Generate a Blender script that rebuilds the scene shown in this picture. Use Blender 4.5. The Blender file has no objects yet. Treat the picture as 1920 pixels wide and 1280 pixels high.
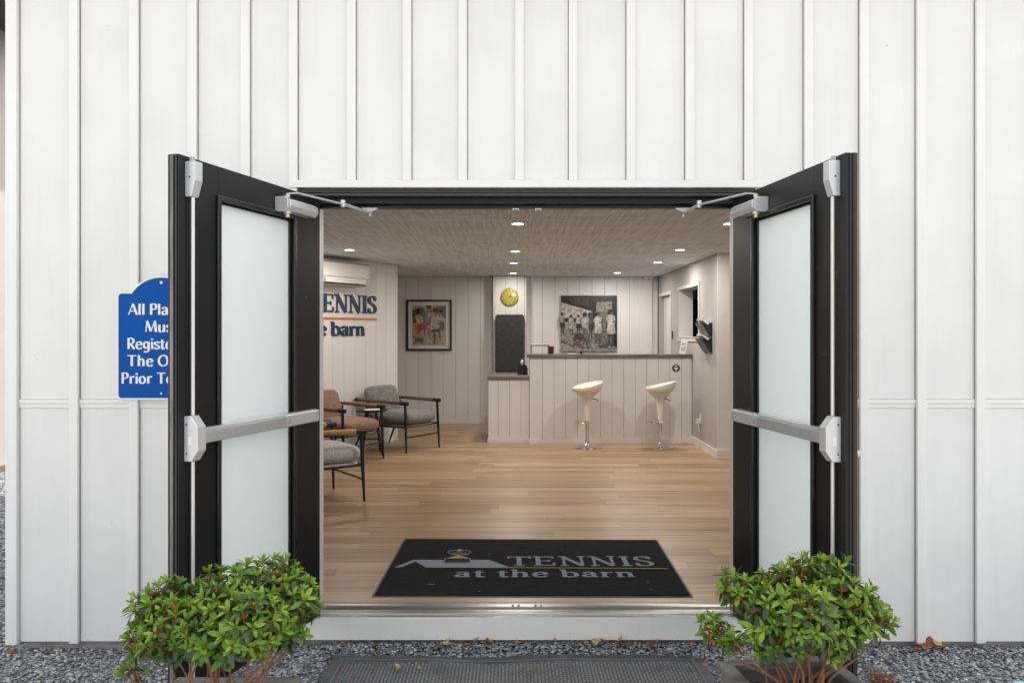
import bpy, bmesh, math, random
import numpy as np
from mathutils import Vector, Matrix, Quaternion

R = math.radians
rnd = random.Random(11)
C = bpy.context.scene.collection
scene = bpy.context.scene

# ------------------------------------------------------------------ camera, world, sun, exposure
F = 1500.0            # focal length in photograph pixels (1920 wide)
CAMZ, CAMD = 1.40, 4.0
cam_d = bpy.data.cameras.new("camera")
cam = bpy.data.objects.new("camera", cam_d); C.objects.link(cam)
cam.location = (0, -CAMD, CAMZ); cam.rotation_euler = (R(90), 0, 0)
cam_d.sensor_width = 36; cam_d.lens = F / 1920 * 36
cam_d.shift_y = -12 / 1920
cam_d.clip_start = 0.05; cam_d.clip_end = 500
scene.camera = cam

SUN_AZ, SUN_EL = 38.0, 57.0
sv = Vector((math.sin(R(SUN_AZ)) * math.cos(R(SUN_EL)), math.cos(R(SUN_AZ)) * math.cos(R(SUN_EL)), math.sin(R(SUN_EL))))
world = bpy.data.worlds.new("World"); scene.world = world; world.use_nodes = True
wn = world.node_tree; wn.nodes.clear()
sky = wn.nodes.new("ShaderNodeTexSky"); sky.sky_type = 'NISHITA'; sky.sun_disc = False
sky.sun_elevation = R(SUN_EL); sky.sun_rotation = R(SUN_AZ)
sky.air_density = 1.0; sky.dust_density = 3.0; sky.ozone_density = 1.0
hs = wn.nodes.new("ShaderNodeHueSaturation"); hs.inputs['Saturation'].default_value = 0.05
bg = wn.nodes.new("ShaderNodeBackground"); bg.inputs['Strength'].default_value = 0.15
wo = wn.nodes.new("ShaderNodeOutputWorld")
wn.links.new(sky.outputs[0], hs.inputs['Color']); wn.links.new(hs.outputs[0], bg.inputs['Color']); wn.links.new(bg.outputs[0], wo.inputs['Surface'])
sun_d = bpy.data.lights.new("sun", 'SUN'); sun_d.energy = 2.2; sun_d.angle = R(0.5); sun_d.color = (1.0, 0.94, 0.86)
sun = bpy.data.objects.new("sun", sun_d); C.objects.link(sun)
sun.rotation_euler = sv.to_track_quat('Z', 'Y').to_euler(); sun.location = sv * 40

scene.view_settings.view_transform = 'Standard'; scene.view_settings.look = 'None'
scene.view_settings.gamma = 1.0; scene.view_settings.use_curve_mapping = False
scene.view_settings.exposure = 1.53
LAMP_W = 5.3
cy = scene.cycles
cy.use_denoising = True
cy.max_bounces = 10; cy.diffuse_bounces = 6; cy.glossy_bounces = 4; cy.transmission_bounces = 6
cy.caustics_reflective = False; cy.caustics_refractive = False
cy.sample_clamp_indirect = 6.0

# ------------------------------------------------------------------ helpers
def P(px, py, d):
    """photograph pixel at a distance from the camera -> world point"""
    return Vector(((px - 960) * d / F, d - CAMD, CAMZ + (628 - py) * d / F))
def onz(px, py, z):
    """photograph pixel on a level plane -> world point"""
    d = (CAMZ - z) * F / (py - 628)
    return Vector(((px - 960) * d / F, d - CAMD, z))

class MB:
    def __init__(s):
        s.v = []; s.f = []; s.m = []; s.c = []; s.mi = 0; s.col = (1, 1, 1); s.M = None
    def add(s, vs, fs):
        o = len(s.v)
        if s.M is not None: vs = [s.M @ Vector(p) for p in vs]
        s.v += [tuple(p) for p in vs]
        for f in fs:
            s.f.append(tuple(i + o for i in f)); s.m.append(s.mi); s.c.append(s.col)
        return s
    def box(s, x0, x1, y0, y1, z0, z1):
        return s.add([(x0,y0,z0),(x1,y0,z0),(x1,y1,z0),(x0,y1,z0),(x0,y0,z1),(x1,y0,z1),(x1,y1,z1),(x0,y1,z1)],
              [(0,3,2,1),(4,5,6,7),(0,1,5,4),(1,2,6,5),(2,3,7,6),(3,0,4,7)])
    def prism(s, pts, a, b, ax='z'):
        """2-D outline extruded from a to b along an axis; outline given in the two other axes in order"""
        def mk(p, t):
            return {'z': (p[0], p[1], t), 'y': (p[0], t, p[1]), 'x': (t, p[0], p[1])}[ax]
        n = len(pts)
        return s.add([mk(p, a) for p in pts] + [mk(p, b) for p in pts],
              [tuple(range(n))[::-1], tuple(range(n, 2*n))] + [(i, (i+1) % n, n+(i+1) % n, n+i) for i in range(n)])
    def tube(s, pts, r, n=8, caps=True):
        pts = [Vector(p) for p in pts]; k = len(pts)
        rr = r if isinstance(r, (list, tuple)) else [r] * k
        vs = []; up = None
        for i, p in enumerate(pts):
            t = (pts[min(i+1, k-1)] - pts[max(i-1, 0)]).normalized()
            if up is None:
                up = Vector((0,0,1)) if abs(t.z) < .9 else Vector((1,0,0))
            a = t.cross(up).normalized(); b = a.cross(t).normalized(); up = b
            for j in range(n):
                w = 2*math.pi*j/n
                vs.append(p + (a*math.cos(w) + b*math.sin(w)) * rr[i])
        fs = [(i*n+j, i*n+(j+1) % n, (i+1)*n+(j+1) % n, (i+1)*n+j) for i in range(k-1) for j in range(n)]
        if caps: fs += [tuple(range(n))[::-1], tuple(range((k-1)*n, k*n))]
        return s.add(vs, fs)
    def lathe(s, prof, n=24, c=(0,0,0)):
        vs = []; k = len(prof)
        for (r, z) in prof:
            for j in range(n):
                w = 2*math.pi*j/n
                vs.append((c[0]+r*math.cos(w), c[1]+r*math.sin(w), c[2]+z))
        fs = [(i*n+j, i*n+(j+1) % n, (i+1)*n+(j+1) % n, (i+1)*n+j) for i in range(k-1) for j in range(n)]
        fs += [tuple(range(n))[::-1], tuple(range((k-1)*n, k*n))]
        return s.add(vs, fs)
    def flat(s, pts3):
        return s.add(pts3, [tuple(range(len(pts3)))])
    def build(s, name, mat, parent=None, loc=(0,0,0), rot=None, smooth=None, bevel=None, recalc=True, **kw):
        me = bpy.data.meshes.new(name); me.from_pydata(s.v, [], s.f)
        for m in (mat if isinstance(mat, (list, tuple)) else [mat]): me.materials.append(m)
        me.polygons.foreach_set('material_index', s.m)
        if any(c != (1,1,1) for c in s.c):
            at = me.color_attributes.new('Col', 'FLOAT_COLOR', 'CORNER')
            a = []
            for p, c in zip(me.polygons, s.c): a += [c[0], c[1], c[2], 1.0] * p.loop_total
            at.data.foreach_set('color', a)
        if recalc:
            bm = bmesh.new(); bm.from_mesh(me); bmesh.ops.recalc_face_normals(bm, faces=bm.faces); bm.to_mesh(me); bm.free()
        if smooth:
            me.polygons.foreach_set('use_smooth', [True]*len(me.polygons)); me.set_sharp_from_angle(angle=R(smooth))
        me.update()
        return link(name, me, parent, loc, rot, bevel, **kw)

def link(name, me, parent=None, loc=(0,0,0), rot=None, bevel=None, label=None, cat=None, group=None, kind=None):
    o = bpy.data.objects.new(name, me); C.objects.link(o)
    o.location = loc
    if rot is not None: o.rotation_euler = rot
    if parent is not None: o.parent = parent
    if bevel:
        b = o.modifiers.new('bevel', 'BEVEL'); b.width = bevel; b.segments = 2; b.limit_method = 'ANGLE'; b.angle_limit = R(40)
    tag(o, label, cat, group, kind)
    return o
def tag(o, label=None, cat=None, group=None, kind=None):
    if label: o['label'] = label
    if cat: o['category'] = cat
    if group: o['group'] = group
    if kind: o['kind'] = kind
def thing(name, label, cat, loc=(0,0,0), rz=0.0, group=None):
    return link(name, None, None, loc, (0,0,rz), None, label, cat, group, 'thing')
def structure(name, loc=(0,0,0)):
    return link(name, None, None, loc, kind='structure')
def copy_tree(o, parent=None):
    c = o.copy(); C.objects.link(c)
    if parent is not None: c.parent = parent
    for ch in list(o.children): copy_tree(ch, c)
    return c
def bx(name, mat, parent, b, bevel=None, **kw):
    return MB().box(*b).build(name, mat, parent, bevel=bevel, recalc=False, **kw)

# ------------------------------------------------------------------ materials
def new_mat(name):
    m = bpy.data.materials.new(name); m.use_nodes = True
    nt = m.node_tree; b = nt.nodes['Principled BSDF']
    return m, nt, b
def N(nt, typ, **kw):
    n = nt.nodes.new(typ)
    for k, v in kw.items(): setattr(n, k, v)
    return n
def ramp(nt, stops):
    r = N(nt, 'ShaderNodeValToRGB')
    el = r.color_ramp.elements
    while len(el) < len(stops): el.new(0.5)
    for e, (p, c) in zip(el, stops):
        e.position = p; e.color = (c[0], c[1], c[2], 1) if isinstance(c, (tuple, list)) else (c, c, c, 1)
    return r
def coords(nt, scale, rand=False):
    tc = N(nt, 'ShaderNodeTexCoord'); mp = N(nt, 'ShaderNodeMapping'); mp.inputs['Scale'].default_value = scale
    nt.links.new(tc.outputs['Object'], mp.inputs['Vector'])
    if rand:
        oi = N(nt, 'ShaderNodeObjectInfo'); mu = N(nt, 'ShaderNodeMath', operation='MULTIPLY'); mu.inputs[1].default_value = 37.0
        cb = N(nt, 'ShaderNodeCombineXYZ')
        nt.links.new(oi.outputs['Random'], mu.inputs[0])
        for i in range(3): nt.links.new(mu.outputs[0], cb.inputs[i])
        nt.links.new(cb.outputs[0], mp.inputs['Location'])
    return mp
def simple(name, col, rough=.6, metal=0.0, var=.0, scale=8.0, bump=0.0, bscale=60.0, coat=0.0, stretch=(1,1,1), rand=True, spec=.5):
    m, nt, b = new_mat(name)
    b.inputs['Base Color'].default_value = (*col, 1); b.inputs['Roughness'].default_value = rough; b.inputs['Metallic'].default_value = metal
    b.inputs['Coat Weight'].default_value = coat; b.inputs['Specular IOR Level'].default_value = spec
    if var or bump:
        mp = coords(nt, stretch, rand)
        if var:
            n = N(nt, 'ShaderNodeTexNoise'); n.inputs['Scale'].default_value = scale; n.inputs['Detail'].default_value = 6
            nt.links.new(mp.outputs[0], n.inputs['Vector'])
            r = ramp(nt, [(.3, tuple(c*(1-var) for c in col)), (.7, tuple(min(1, c*(1+var*.6)) for c in col))])
            nt.links.new(n.outputs[0], r.inputs[0]); nt.links.new(r.outputs[0], b.inputs['Base Color'])
        if bump:
            n2 = N(nt, 'ShaderNodeTexNoise'); n2.inputs['Scale'].default_value = bscale; n2.inputs['Detail'].default_value = 4
            nt.links.new(mp.outputs[0], n2.inputs['Vector'])
            bp = N(nt, 'ShaderNodeBump'); bp.inputs['Strength'].default_value = bump; bp.inputs['Distance'].default_value = .004
            nt.links.new(n2.outputs[0], bp.inputs['Height']); nt.links.new(bp.outputs[0], b.inputs['Normal'])
    return m
def painted_wood(name, col, dirt=.12, rough=.5):
    """white painted boards: faint vertical grain, patchy paint, small specks of dirt"""
    m, nt, b = new_mat(name)
    mp = coords(nt, (1, 1, 1), True)
    st = N(nt, 'ShaderNodeMapping'); st.inputs['Scale'].default_value = (60, 60, 1.6); nt.links.new(mp.outputs[0], st.inputs['Vector'])
    g = N(nt, 'ShaderNodeTexNoise'); g.inputs['Scale'].default_value = 1.0; g.inputs['Detail'].default_value = 5; nt.links.new(st.outputs[0], g.inputs['Vector'])
    big = N(nt, 'ShaderNodeTexNoise'); big.inputs['Scale'].default_value = 2.2; big.inputs['Detail'].default_value = 4; nt.links.new(mp.outputs[0], big.inputs['Vector'])
    r1 = ramp(nt, [(.3, tuple(c*(1-dirt*.55) for c in col)), (.65, col)]); nt.links.new(big.outputs[0], r1.inputs[0])
    vo = N(nt, 'ShaderNodeTexVoronoi'); vo.inputs['Scale'].default_value = 12.0; nt.links.new(mp.outputs[0], vo.inputs['Vector'])
    r2 = ramp(nt, [(.02, .45), (.045, 1.0)]); nt.links.new(vo.outputs['Distance'], r2.inputs[0])
    # only some cells get a speck
    sp = N(nt, 'ShaderNodeSeparateColor'); nt.links.new(vo.outputs['Color'], sp.inputs[0])
    gt = N(nt, 'ShaderNodeMath', operation='GREATER_THAN'); gt.inputs[1].default_value = 0.80; nt.links.new(sp.outputs[0], gt.inputs[0])
    sz = N(nt, 'ShaderNodeSeparateXYZ'); tc0 = N(nt, 'ShaderNodeTexCoord'); nt.links.new(tc0.outputs['Object'], sz.inputs[0])
    mr = N(nt, 'ShaderNodeMapRange'); mr.inputs['From Min'].default_value = -.1; mr.inputs['From Max'].default_value = .55; mr.inputs['To Min'].default_value = .35; mr.inputs['To Max'].default_value = .82
    nt.links.new(sz.outputs['Z'], mr.inputs['Value']); nt.links.new(mr.outputs[0], gt.inputs[1])
    mx = N(nt, 'ShaderNodeMix', data_type='RGBA', blend_type='MULTIPLY')
    nt.links.new(gt.outputs[0], mx.inputs['Factor']); nt.links.new(r1.outputs[0], mx.inputs[6]); nt.links.new(r2.outputs[0], mx.inputs[7])
    r3 = ramp(nt, [(.25, .975), (.5, 1.0)]); nt.links.new(g.outputs[0], r3.inputs[0])
    mx2 = N(nt, 'ShaderNodeMix', data_type='RGBA', blend_type='MULTIPLY'); mx2.inputs['Factor'].default_value = 1.0
    nt.links.new(mx.outputs[2], mx2.inputs[6]); nt.links.new(r3.outputs[0], mx2.inputs[7])
    nt.links.new(mx2.outputs[2], b.inputs['Base Color'])
    b.inputs['Roughness'].default_value = rough
    bp = N(nt, 'ShaderNodeBump'); bp.inputs['Strength'].default_value = .10; bp.inputs['Distance'].default_value = .002
    nt.links.new(g.outputs[0], bp.inputs['Height']); nt.links.new(bp.outputs[0], b.inputs['Normal'])
    return m
def plank_floor():
    m, nt, b = new_mat('floor_plank_wood')
    mp = coords(nt, (1, 1, 1), True)
    st = N(nt, 'ShaderNodeMapping'); st.inputs['Scale'].default_value = (1.0, 22, 22); nt.links.new(mp.outputs[0], st.inputs['Vector'])
    g = N(nt, 'ShaderNodeTexNoise'); g.inputs['Scale'].default_value = 1.0; g.inputs['Detail'].default_value = 7; g.inputs['Distortion'].default_value = .4
    nt.links.new(st.outputs[0], g.inputs['Vector'])
    r = ramp(nt, [(.26, (.175, .110, .060)), (.42, (.34, .222, .126)), (.58, (.43, .286, .163)), (.78, (.50, .348, .21))]); nt.links.new(g.outputs[0], r.inputs[0])
    oi = N(nt, 'ShaderNodeObjectInfo'); r2 = ramp(nt, [(0, (.74, .72, .70)), (.5, (.96, .96, .96)), (1, (1.14, 1.15, 1.17))]); nt.links.new(oi.outputs['Random'], r2.inputs[0])
    mx = N(nt, 'ShaderNodeMix', data_type='RGBA', blend_type='MULTIPLY'); mx.inputs['Factor'].default_value = 1
    nt.links.new(r.outputs[0], mx.inputs[6]); nt.links.new(r2.outputs[0], mx.inputs[7]); nt.links.new(mx.outputs[2], b.inputs['Base Color'])
    b.inputs['Roughness'].default_value = .36
    bp = N(nt, 'ShaderNodeBump'); bp.inputs['Strength'].default_value = .12; bp.inputs['Distance'].default_value = .002
    nt.links.new(g.outputs[0], bp.inputs['Height']); nt.links.new(bp.outputs[0], b.inputs['Normal'])
    return m
def wood(name, c0, c1, axis=0, rough=.5, sc=30):
    m, nt, b = new_mat(name)
    mp = coords(nt, tuple(2.0 if i == axis else sc for i in range(3)), True)
    g = N(nt, 'ShaderNodeTexNoise'); g.inputs['Scale'].default_value = 1; g.inputs['Detail'].default_value = 6; g.inputs['Distortion'].default_value = .5
    nt.links.new(mp.outputs[0], g.inputs['Vector'])
    r = ramp(nt, [(.3, c0), (.7, c1)]); nt.links.new(g.outputs[0], r.inputs[0]); nt.links.new(r.outputs[0], b.inputs['Base Color'])
    b.inputs['Roughness'].default_value = rough
    bp = N(nt, 'ShaderNodeBump'); bp.inputs['Strength'].default_value = .3; bp.inputs['Distance'].default_value = .003
    nt.links.new(g.outputs[0], bp.inputs['Height']); nt.links.new(bp.outputs[0], b.inputs['Normal'])
    return m
def ceiling_weave():
    m, nt, b = new_mat('ceiling_grasscloth')
    mp = coords(nt, (1, 1, 1))
    def lines(sc, ax):
        s = N(nt, 'ShaderNodeMapping'); s.inputs['Scale'].default_value = sc; nt.links.new(mp.outputs[0], s.inputs['Vector'])
        n = N(nt, 'ShaderNodeTexNoise'); n.inputs['Scale'].default_value = 1; n.inputs['Detail'].default_value = 5; nt.links.new(s.outputs[0], n.inputs['Vector'])
        return n
    a = lines((1.2, 78, 1), 0); c = lines((80, 2.0, 1), 1)
    ad = N(nt, 'ShaderNodeMath', operation='ADD'); nt.links.new(a.outputs[0], ad.inputs[0]); nt.links.new(c.outputs[0], ad.inputs[1])
    hf = N(nt, 'ShaderNodeMath', operation='MULTIPLY'); hf.inputs[1].default_value = .5; nt.links.new(ad.outputs[0], hf.inputs[0])
    r = ramp(nt, [(.37, (.45, .50, .555)), (.5, (.69, .765, .845)), (.63, (.81, .895, .97))]); nt.links.new(hf.outputs[0], r.inputs[0])
    nt.links.new(r.outputs[0], b.inputs['Base Color']); b.inputs['Roughness'].default_value = .8
    bp = N(nt, 'ShaderNodeBump'); bp.inputs['Strength'].default_value = .3; bp.inputs['Distance'].default_value = .003
    nt.links.new(hf.outputs[0], bp.inputs['Height']); nt.links.new(bp.outputs[0], b.inputs['Normal'])
    return m
def fabric(name, c0, c1, sc=130):
    m, nt, b = new_mat(name)
    mp = coords(nt, (1, 1, 1))
    n = N(nt, 'ShaderNodeTexNoise'); n.inputs['Scale'].default_value = sc; n.inputs['Detail'].default_value = 3; nt.links.new(mp.outputs[0], n.inputs['Vector'])
    s2 = N(nt, 'ShaderNodeMapping'); s2.inputs['Scale'].default_value = (14, 90, 90); nt.links.new(mp.outputs[0], s2.inputs['Vector'])
    n3 = N(nt, 'ShaderNodeTexNoise'); n3.inputs['Scale'].default_value = 1; n3.inputs['Detail'].default_value = 4; nt.links.new(s2.outputs[0], n3.inputs['Vector'])
    av = N(nt, 'ShaderNodeMath', operation='ADD'); nt.links.new(n.outputs[0], av.inputs[0]); nt.links.new(n3.outputs[0], av.inputs[1])
    hf = N(nt, 'ShaderNodeMath', operation='MULTIPLY'); hf.inputs[1].default_value = .5; nt.links.new(av.outputs[0], hf.inputs[0])
    r = ramp(nt, [(.40, c0), (.60, c1)]); nt.links.new(hf.outputs[0], r.inputs[0]); nt.links.new(r.outputs[0], b.inputs['Base Color'])
    b.inputs['Roughness'].default_value = .95; b.inputs['Sheen Weight'].default_value = .2
    bp = N(nt, 'ShaderNodeBump'); bp.inputs['Strength'].default_value = .5; bp.inputs['Distance'].default_value = .003
    nt.links.new(hf.outputs[0], bp.inputs['Height']); nt.links.new(bp.outputs[0], b.inputs['Normal'])
    return m
def frosted():
    m, nt, b = new_mat('frosted_glass')
    b.inputs['Base Color'].default_value = (.90, .935, .925, 1); b.inputs['Roughness'].default_value = .45; b.inputs['Specular IOR Level'].default_value = .4
    t = N(nt, 'ShaderNodeBsdfTranslucent'); t.inputs['Color'].default_value = (.95, .98, .97, 1)
    mx = N(nt, 'ShaderNodeMixShader'); mx.inputs[0].default_value = .5
    out = nt.nodes['Material Output']
    nt.links.new(b.outputs[0], mx.inputs[1]); nt.links.new(t.outputs[0], mx.inputs[2]); nt.links.new(mx.outputs[0], out.inputs['Surface'])
    return m
def leaf_mat(name, c0, c1, tr):
    m, nt, b = new_mat(name)
    mp = coords(nt, (1, 1, 1), True)
    n = N(nt, 'ShaderNodeTexNoise'); n.inputs['Scale'].default_value = 30; n.inputs['Detail'].default_value = 3; nt.links.new(mp.outputs[0], n.inputs['Vector'])
    g = N(nt, 'ShaderNodeNewGeometry')
    av = N(nt, 'ShaderNodeMath', operation='ADD'); nt.links.new(n.outputs[0], av.inputs[0]); nt.links.new(g.outputs['Random Per Island'], av.inputs[1])
    oi = N(nt, 'ShaderNodeObjectInfo'); a2 = N(nt, 'ShaderNodeMath', operation='ADD'); nt.links.new(av.outputs[0], a2.inputs[0]); nt.links.new(oi.outputs['Random'], a2.inputs[1])
    th = N(nt, 'ShaderNodeMath', operation='MULTIPLY'); th.inputs[1].default_value = .4; nt.links.new(a2.outputs[0], th.inputs[0])
    r = ramp(nt, [(.2, c0), (.8, c1)]); nt.links.new(th.outputs[0], r.inputs[0]); nt.links.new(r.outputs[0], b.inputs['Base Color'])
    b.inputs['Roughness'].default_value = .38; b.inputs['Specular IOR Level'].default_value = .5
    t = N(nt, 'ShaderNodeBsdfTranslucent'); t.inputs['Color'].default_value = (*tr, 1)
    mx = N(nt, 'ShaderNodeMixShader'); mx.inputs[0].default_value = .25
    nt.links.new(b.outputs[0], mx.inputs[1]); nt.links.new(t.outputs[0], mx.inputs[2]); nt.links.new(mx.outputs[0], nt.nodes['Material Output'].inputs['Surface'])
    return m
def stones():
    m, nt, b = new_mat('slate_chips')
    g = N(nt, 'ShaderNodeNewGeometry')
    r = ramp(nt, [(0, (.11, .122, .145)), (.35, (.25, .27, .305)), (.65, (.40, .425, .465)), (.88, (.50, .515, .54)), (.955, (.60, .60, .595)), (1, (.56, .49, .41))])
    nt.links.new(g.outputs['Random Per Island'], r.inputs[0]); nt.links.new(r.outputs[0], b.inputs['Base Color'])
    b.inputs['Roughness'].default_value = .6
    return m
def ground_mat():
    m, nt, b = new_mat('gravel_ground')
    mp = coords(nt, (1, 1, 1))
    v = N(nt, 'ShaderNodeTexVoronoi'); v.inputs['Scale'].default_value = 55; nt.links.new(mp.outputs[0], v.inputs['Vector'])
    sp = N(nt, 'ShaderNodeSeparateColor'); nt.links.new(v.outputs['Color'], sp.inputs[0])
    r = ramp(nt, [(0, (.08, .09, .105)), (.5, (.25, .27, .30)), (1, (.46, .47, .49))]); nt.links.new(sp.outputs[0], r.inputs[0])
    nt.links.new(r.outputs[0], b.inputs['Base Color']); b.inputs['Roughness'].default_value = .8
    bp = N(nt, 'ShaderNodeBump'); bp.inputs['Strength'].default_value = .8; bp.inputs['Distance'].default_value = .01; bp.invert = True
    nt.links.new(v.outputs['Distance'], bp.inputs['Height']); nt.links.new(bp.outputs[0], b.inputs['Normal'])
    return m
def printed(name, rough=.5, coat=0.0, grain=0):
    m, nt, b = new_mat(name)
    a = N(nt, 'ShaderNodeVertexColor', layer_name='Col'); nt.links.new(a.outputs[0], b.inputs['Base Color'])
    b.inputs['Roughness'].default_value = rough; b.inputs['Coat Weight'].default_value = coat
    if grain:
        mp = coords(nt, (1, 1, 1)); n = N(nt, 'ShaderNodeTexNoise'); n.inputs['Scale'].default_value = grain; n.inputs['Detail'].default_value = 5; nt.links.new(mp.outputs[0], n.inputs['Vector'])
        r = ramp(nt, [(.32, .45), (.5, .95), (.68, 1.35)]); nt.links.new(n.outputs[0], r.inputs[0])
        mx = N(nt, 'ShaderNodeMix', data_type='RGBA', blend_type='MULTIPLY'); mx.inputs['Factor'].default_value = 1
        nt.links.new(a.outputs[0], mx.inputs[6]); nt.links.new(r.outputs[0], mx.inputs[7]); nt.links.new(mx.outputs[2], b.inputs['Base Color'])
    return m
def emit(name, col, s):
    m, nt, b = new_mat(name)
    b.inputs['Base Color'].default_value = (.8, .8, .8, 1); b.inputs['Emission Color'].default_value = (*col, 1); b.inputs['Emission Strength'].default_value = s
    return m

WHITE = painted_wood('white_siding_paint', (.80, .80, .795), .13)
WHITE_TRIM = painted_wood('white_trim_paint', (.82, .82, .81), .06, .42)
INT_WHITE = painted_wood('interior_plank_paint', (.72, .712, .70), .05, .45)
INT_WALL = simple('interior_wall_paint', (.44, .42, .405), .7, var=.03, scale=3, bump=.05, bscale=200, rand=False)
INT_TRIM = simple('interior_trim_paint', (.74, .72, .70), .4, var=.03, scale=6)
DARK_GAP = simple('dark_joint', (.06, .055, .05), .9)
CONC = simple('concrete', (.30, .295, .28), .9, var=.25, scale=9, bump=.4, bscale=70, rand=False)
BLACK = simple('black_door_paint', (.011, .0115, .0135), .38, var=.15, scale=5, bump=.03, bscale=150, spec=.3)
def chips(m, scale=22, thr=.93):
    nt = m.node_tree; b = nt.nodes['Principled BSDF']; src = b.inputs['Base Color'].links[0].from_socket
    mp = coords(nt, (1, 1, 1), True); v = N(nt, 'ShaderNodeTexVoronoi'); v.inputs['Scale'].default_value = scale; nt.links.new(mp.outputs[0], v.inputs['Vector'])
    sp = N(nt, 'ShaderNodeSeparateColor'); nt.links.new(v.outputs['Color'], sp.inputs[0])
    a = N(nt, 'ShaderNodeMath', operation='GREATER_THAN'); a.inputs[1].default_value = thr; nt.links.new(sp.outputs[0], a.inputs[0])
    c = N(nt, 'ShaderNodeMath', operation='LESS_THAN'); c.inputs[1].default_value = .055; nt.links.new(v.outputs['Distance'], c.inputs[0])
    f = N(nt, 'ShaderNodeMath', operation='MULTIPLY'); nt.links.new(a.outputs[0], f.inputs[0]); nt.links.new(c.outputs[0], f.inputs[1])
    mx = N(nt, 'ShaderNodeMix', data_type='RGBA'); mx.inputs[7].default_value = (.30, .29, .27, 1)
    nt.links.new(f.outputs[0], mx.inputs['Factor']); nt.links.new(src, mx.inputs[6]); nt.links.new(mx.outputs[2], b.inputs['Base Color'])
chips(BLACK)
BLACK2 = simple('black_bead_paint', (.016, .016, .019), .24, var=.1, scale=9)
BRONZE = simple('dark_bronze_edge', (.030, .024, .021), .35, .3, var=.2, scale=20)
HEADER_GREY = simple('dark_frame_paint', (.030, .032, .037), .32, var=.2, scale=6)
SEAL = simple('grey_weather_seal', (.20, .195, .185), .8, var=.4, scale=40, stretch=(1,1,.2))
SILVER = simple('silver_painted_metal', (.62, .63, .64), .32, .35, var=.06, scale=12)
STEEL = simple('brushed_steel', (.50, .51, .525), .42, .45, var=.12, scale=25, stretch=(1,6,6))
CHROME = simple('polished_chrome', (.72, .72, .71), .10, 1.0)
RODM = simple('white_steel_rod', (.70, .69, .67), .3, .3)
BRASS = simple('pale_brass', (.60, .54, .42), .35, .6)
ALU = simple('threshold_aluminium', (.34, .335, .325), .34, .85, var=.15, scale=8, stretch=(.3,8,8), bump=.05, bscale=30)
GLASS_F = frosted()
FLOORM = plank_floor(); CEIL = ceiling_weave()
COUNTER_TOP = wood('grey_oak_worktop', (.085, .072, .064), (.22, .195, .175), 0, .45, 25)
BLACKMET = simple('black_steel', (.020, .018, .017), .45, .4)
BROWNMET = simple('dark_bronze_steel', (.035, .026, .020), .42, .4)
ARM_BROWN = wood('brown_oak_arm', (.09, .05, .028), (.21, .115, .06), 1, .45)
ARM_RED = wood('russet_wood_arm', (.16, .065, .03), (.30, .13, .055), 1, .45)
ARM_YEL = wood('honey_wood_arm', (.42, .22, .055), (.62, .36, .11), 1, .4)
FAB_GREY = fabric('grey_tweed', (.085, .080, .078), (.26, .25, .24))
FAB_TAN = fabric('tan_tweed', (.135, .078, .042), (.29, .185, .11))
FAB_PALE = fabric('pale_grey_tweed', (.34, .33, .325), (.68, .665, .65))
STOOLM = simple('cream_plastic', (.78, .765, .70), .32, var=.02, scale=4)
FELT = fabric('charcoal_felt', (.030, .029, .028), (.062, .060, .057), 300)
RUBBER = simple('black_rubber', (.095, .101, .111), .62, var=.35, scale=14, bump=.25, bscale=160, rand=False)
RIBM = simple('worn_rubber_rib', (.19, .198, .21), .6, var=.35, scale=10, rand=False)
MATBLACK = fabric('black_carpet_pile', (.008, .009, .011), (.024, .025, .028), 420); MATBLACK.node_tree.nodes['Principled BSDF'].inputs['Sheen Weight'].default_value = 0; MATBLACK.node_tree.nodes['Principled BSDF'].inputs['Specular IOR Level'].default_value = .1
MATPRINT = printed('mat_print', .95); MATPRINT.node_tree.nodes['Principled BSDF'].inputs['Specular IOR Level'].default_value = .1; PRINT = printed('paper_print', .45, grain=34); GPRINT = printed('photo_print', .35, grain=26)
SIGNBLUE = simple('blue_sign_vinyl', (.000, .082, .36), .5, var=.12, scale=4, rand=False)
SIGNBLUE.node_tree.nodes['Principled BSDF'].inputs['Specular IOR Level'].default_value = .15
SIGNWHITE = simple('white_sign_vinyl', (.80, .80, .80), .35)
NAVY = simple('navy_letter', (.005, .026, .075), .4); ORANGE = simple('orange_rule', (.68, .15, .025), .45)
STONE = stones(); GROUND = ground_mat()
PLANTER = wood('weathered_grey_timber', (.075, .074, .068), (.22, .215, .20), 0, .8, 18)
SOIL = simple('bark_mulch', (.085, .05, .03), .95, var=.6, scale=60, bump=1, bscale=120)
BARK = simple('red_brown_twig', (.27, .135, .072), .75, var=.35, scale=40)
RUST = simple('rust_bud', (.36, .10, .025), .8, var=.4, scale=60)
LEAF_Y = leaf_mat('young_leaf', (.125, .26, .014), (.28, .385, .032), (.34, .50, .025))
LEAF_M = leaf_mat('leaf_green', (.06, .175, .014), (.135, .275, .024), (.18, .34, .024))
LEAF_D = leaf_mat('old_leaf', (.022, .062, .020), (.065, .115, .040), (.05, .11, .02))
DRY = [simple('dry_leaf_orange', (.56, .21, .07), .8, var=.4, scale=40), simple('dry_leaf_tan', (.55, .36, .18), .8, var=.35, scale=40), simple('dry_leaf_russet', (.34, .12, .06), .8, var=.4, scale=40)]
YELLOW = simple('yellow_clock_face', (.36, .29, .008), .14, coat=.6)
PLASTIC_W = simple('white_plastic', (.70, .67, .63), .35, var=.02, scale=3)
PLASTIC_B = simple('black_plastic', (.018, .018, .018), .25)
PAPER = simple('white_paper', (.80, .79, .76), .7)
COPPER = simple('copper_metal', (.30, .14, .10), .35, .6)
TEAL = simple('pale_teal_plastic', (.32, .66, .66), .5, var=.12, scale=9)
BRICK = simple('red_brick_chip', (.36, .13, .08), .9, var=.3, scale=30)
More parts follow.
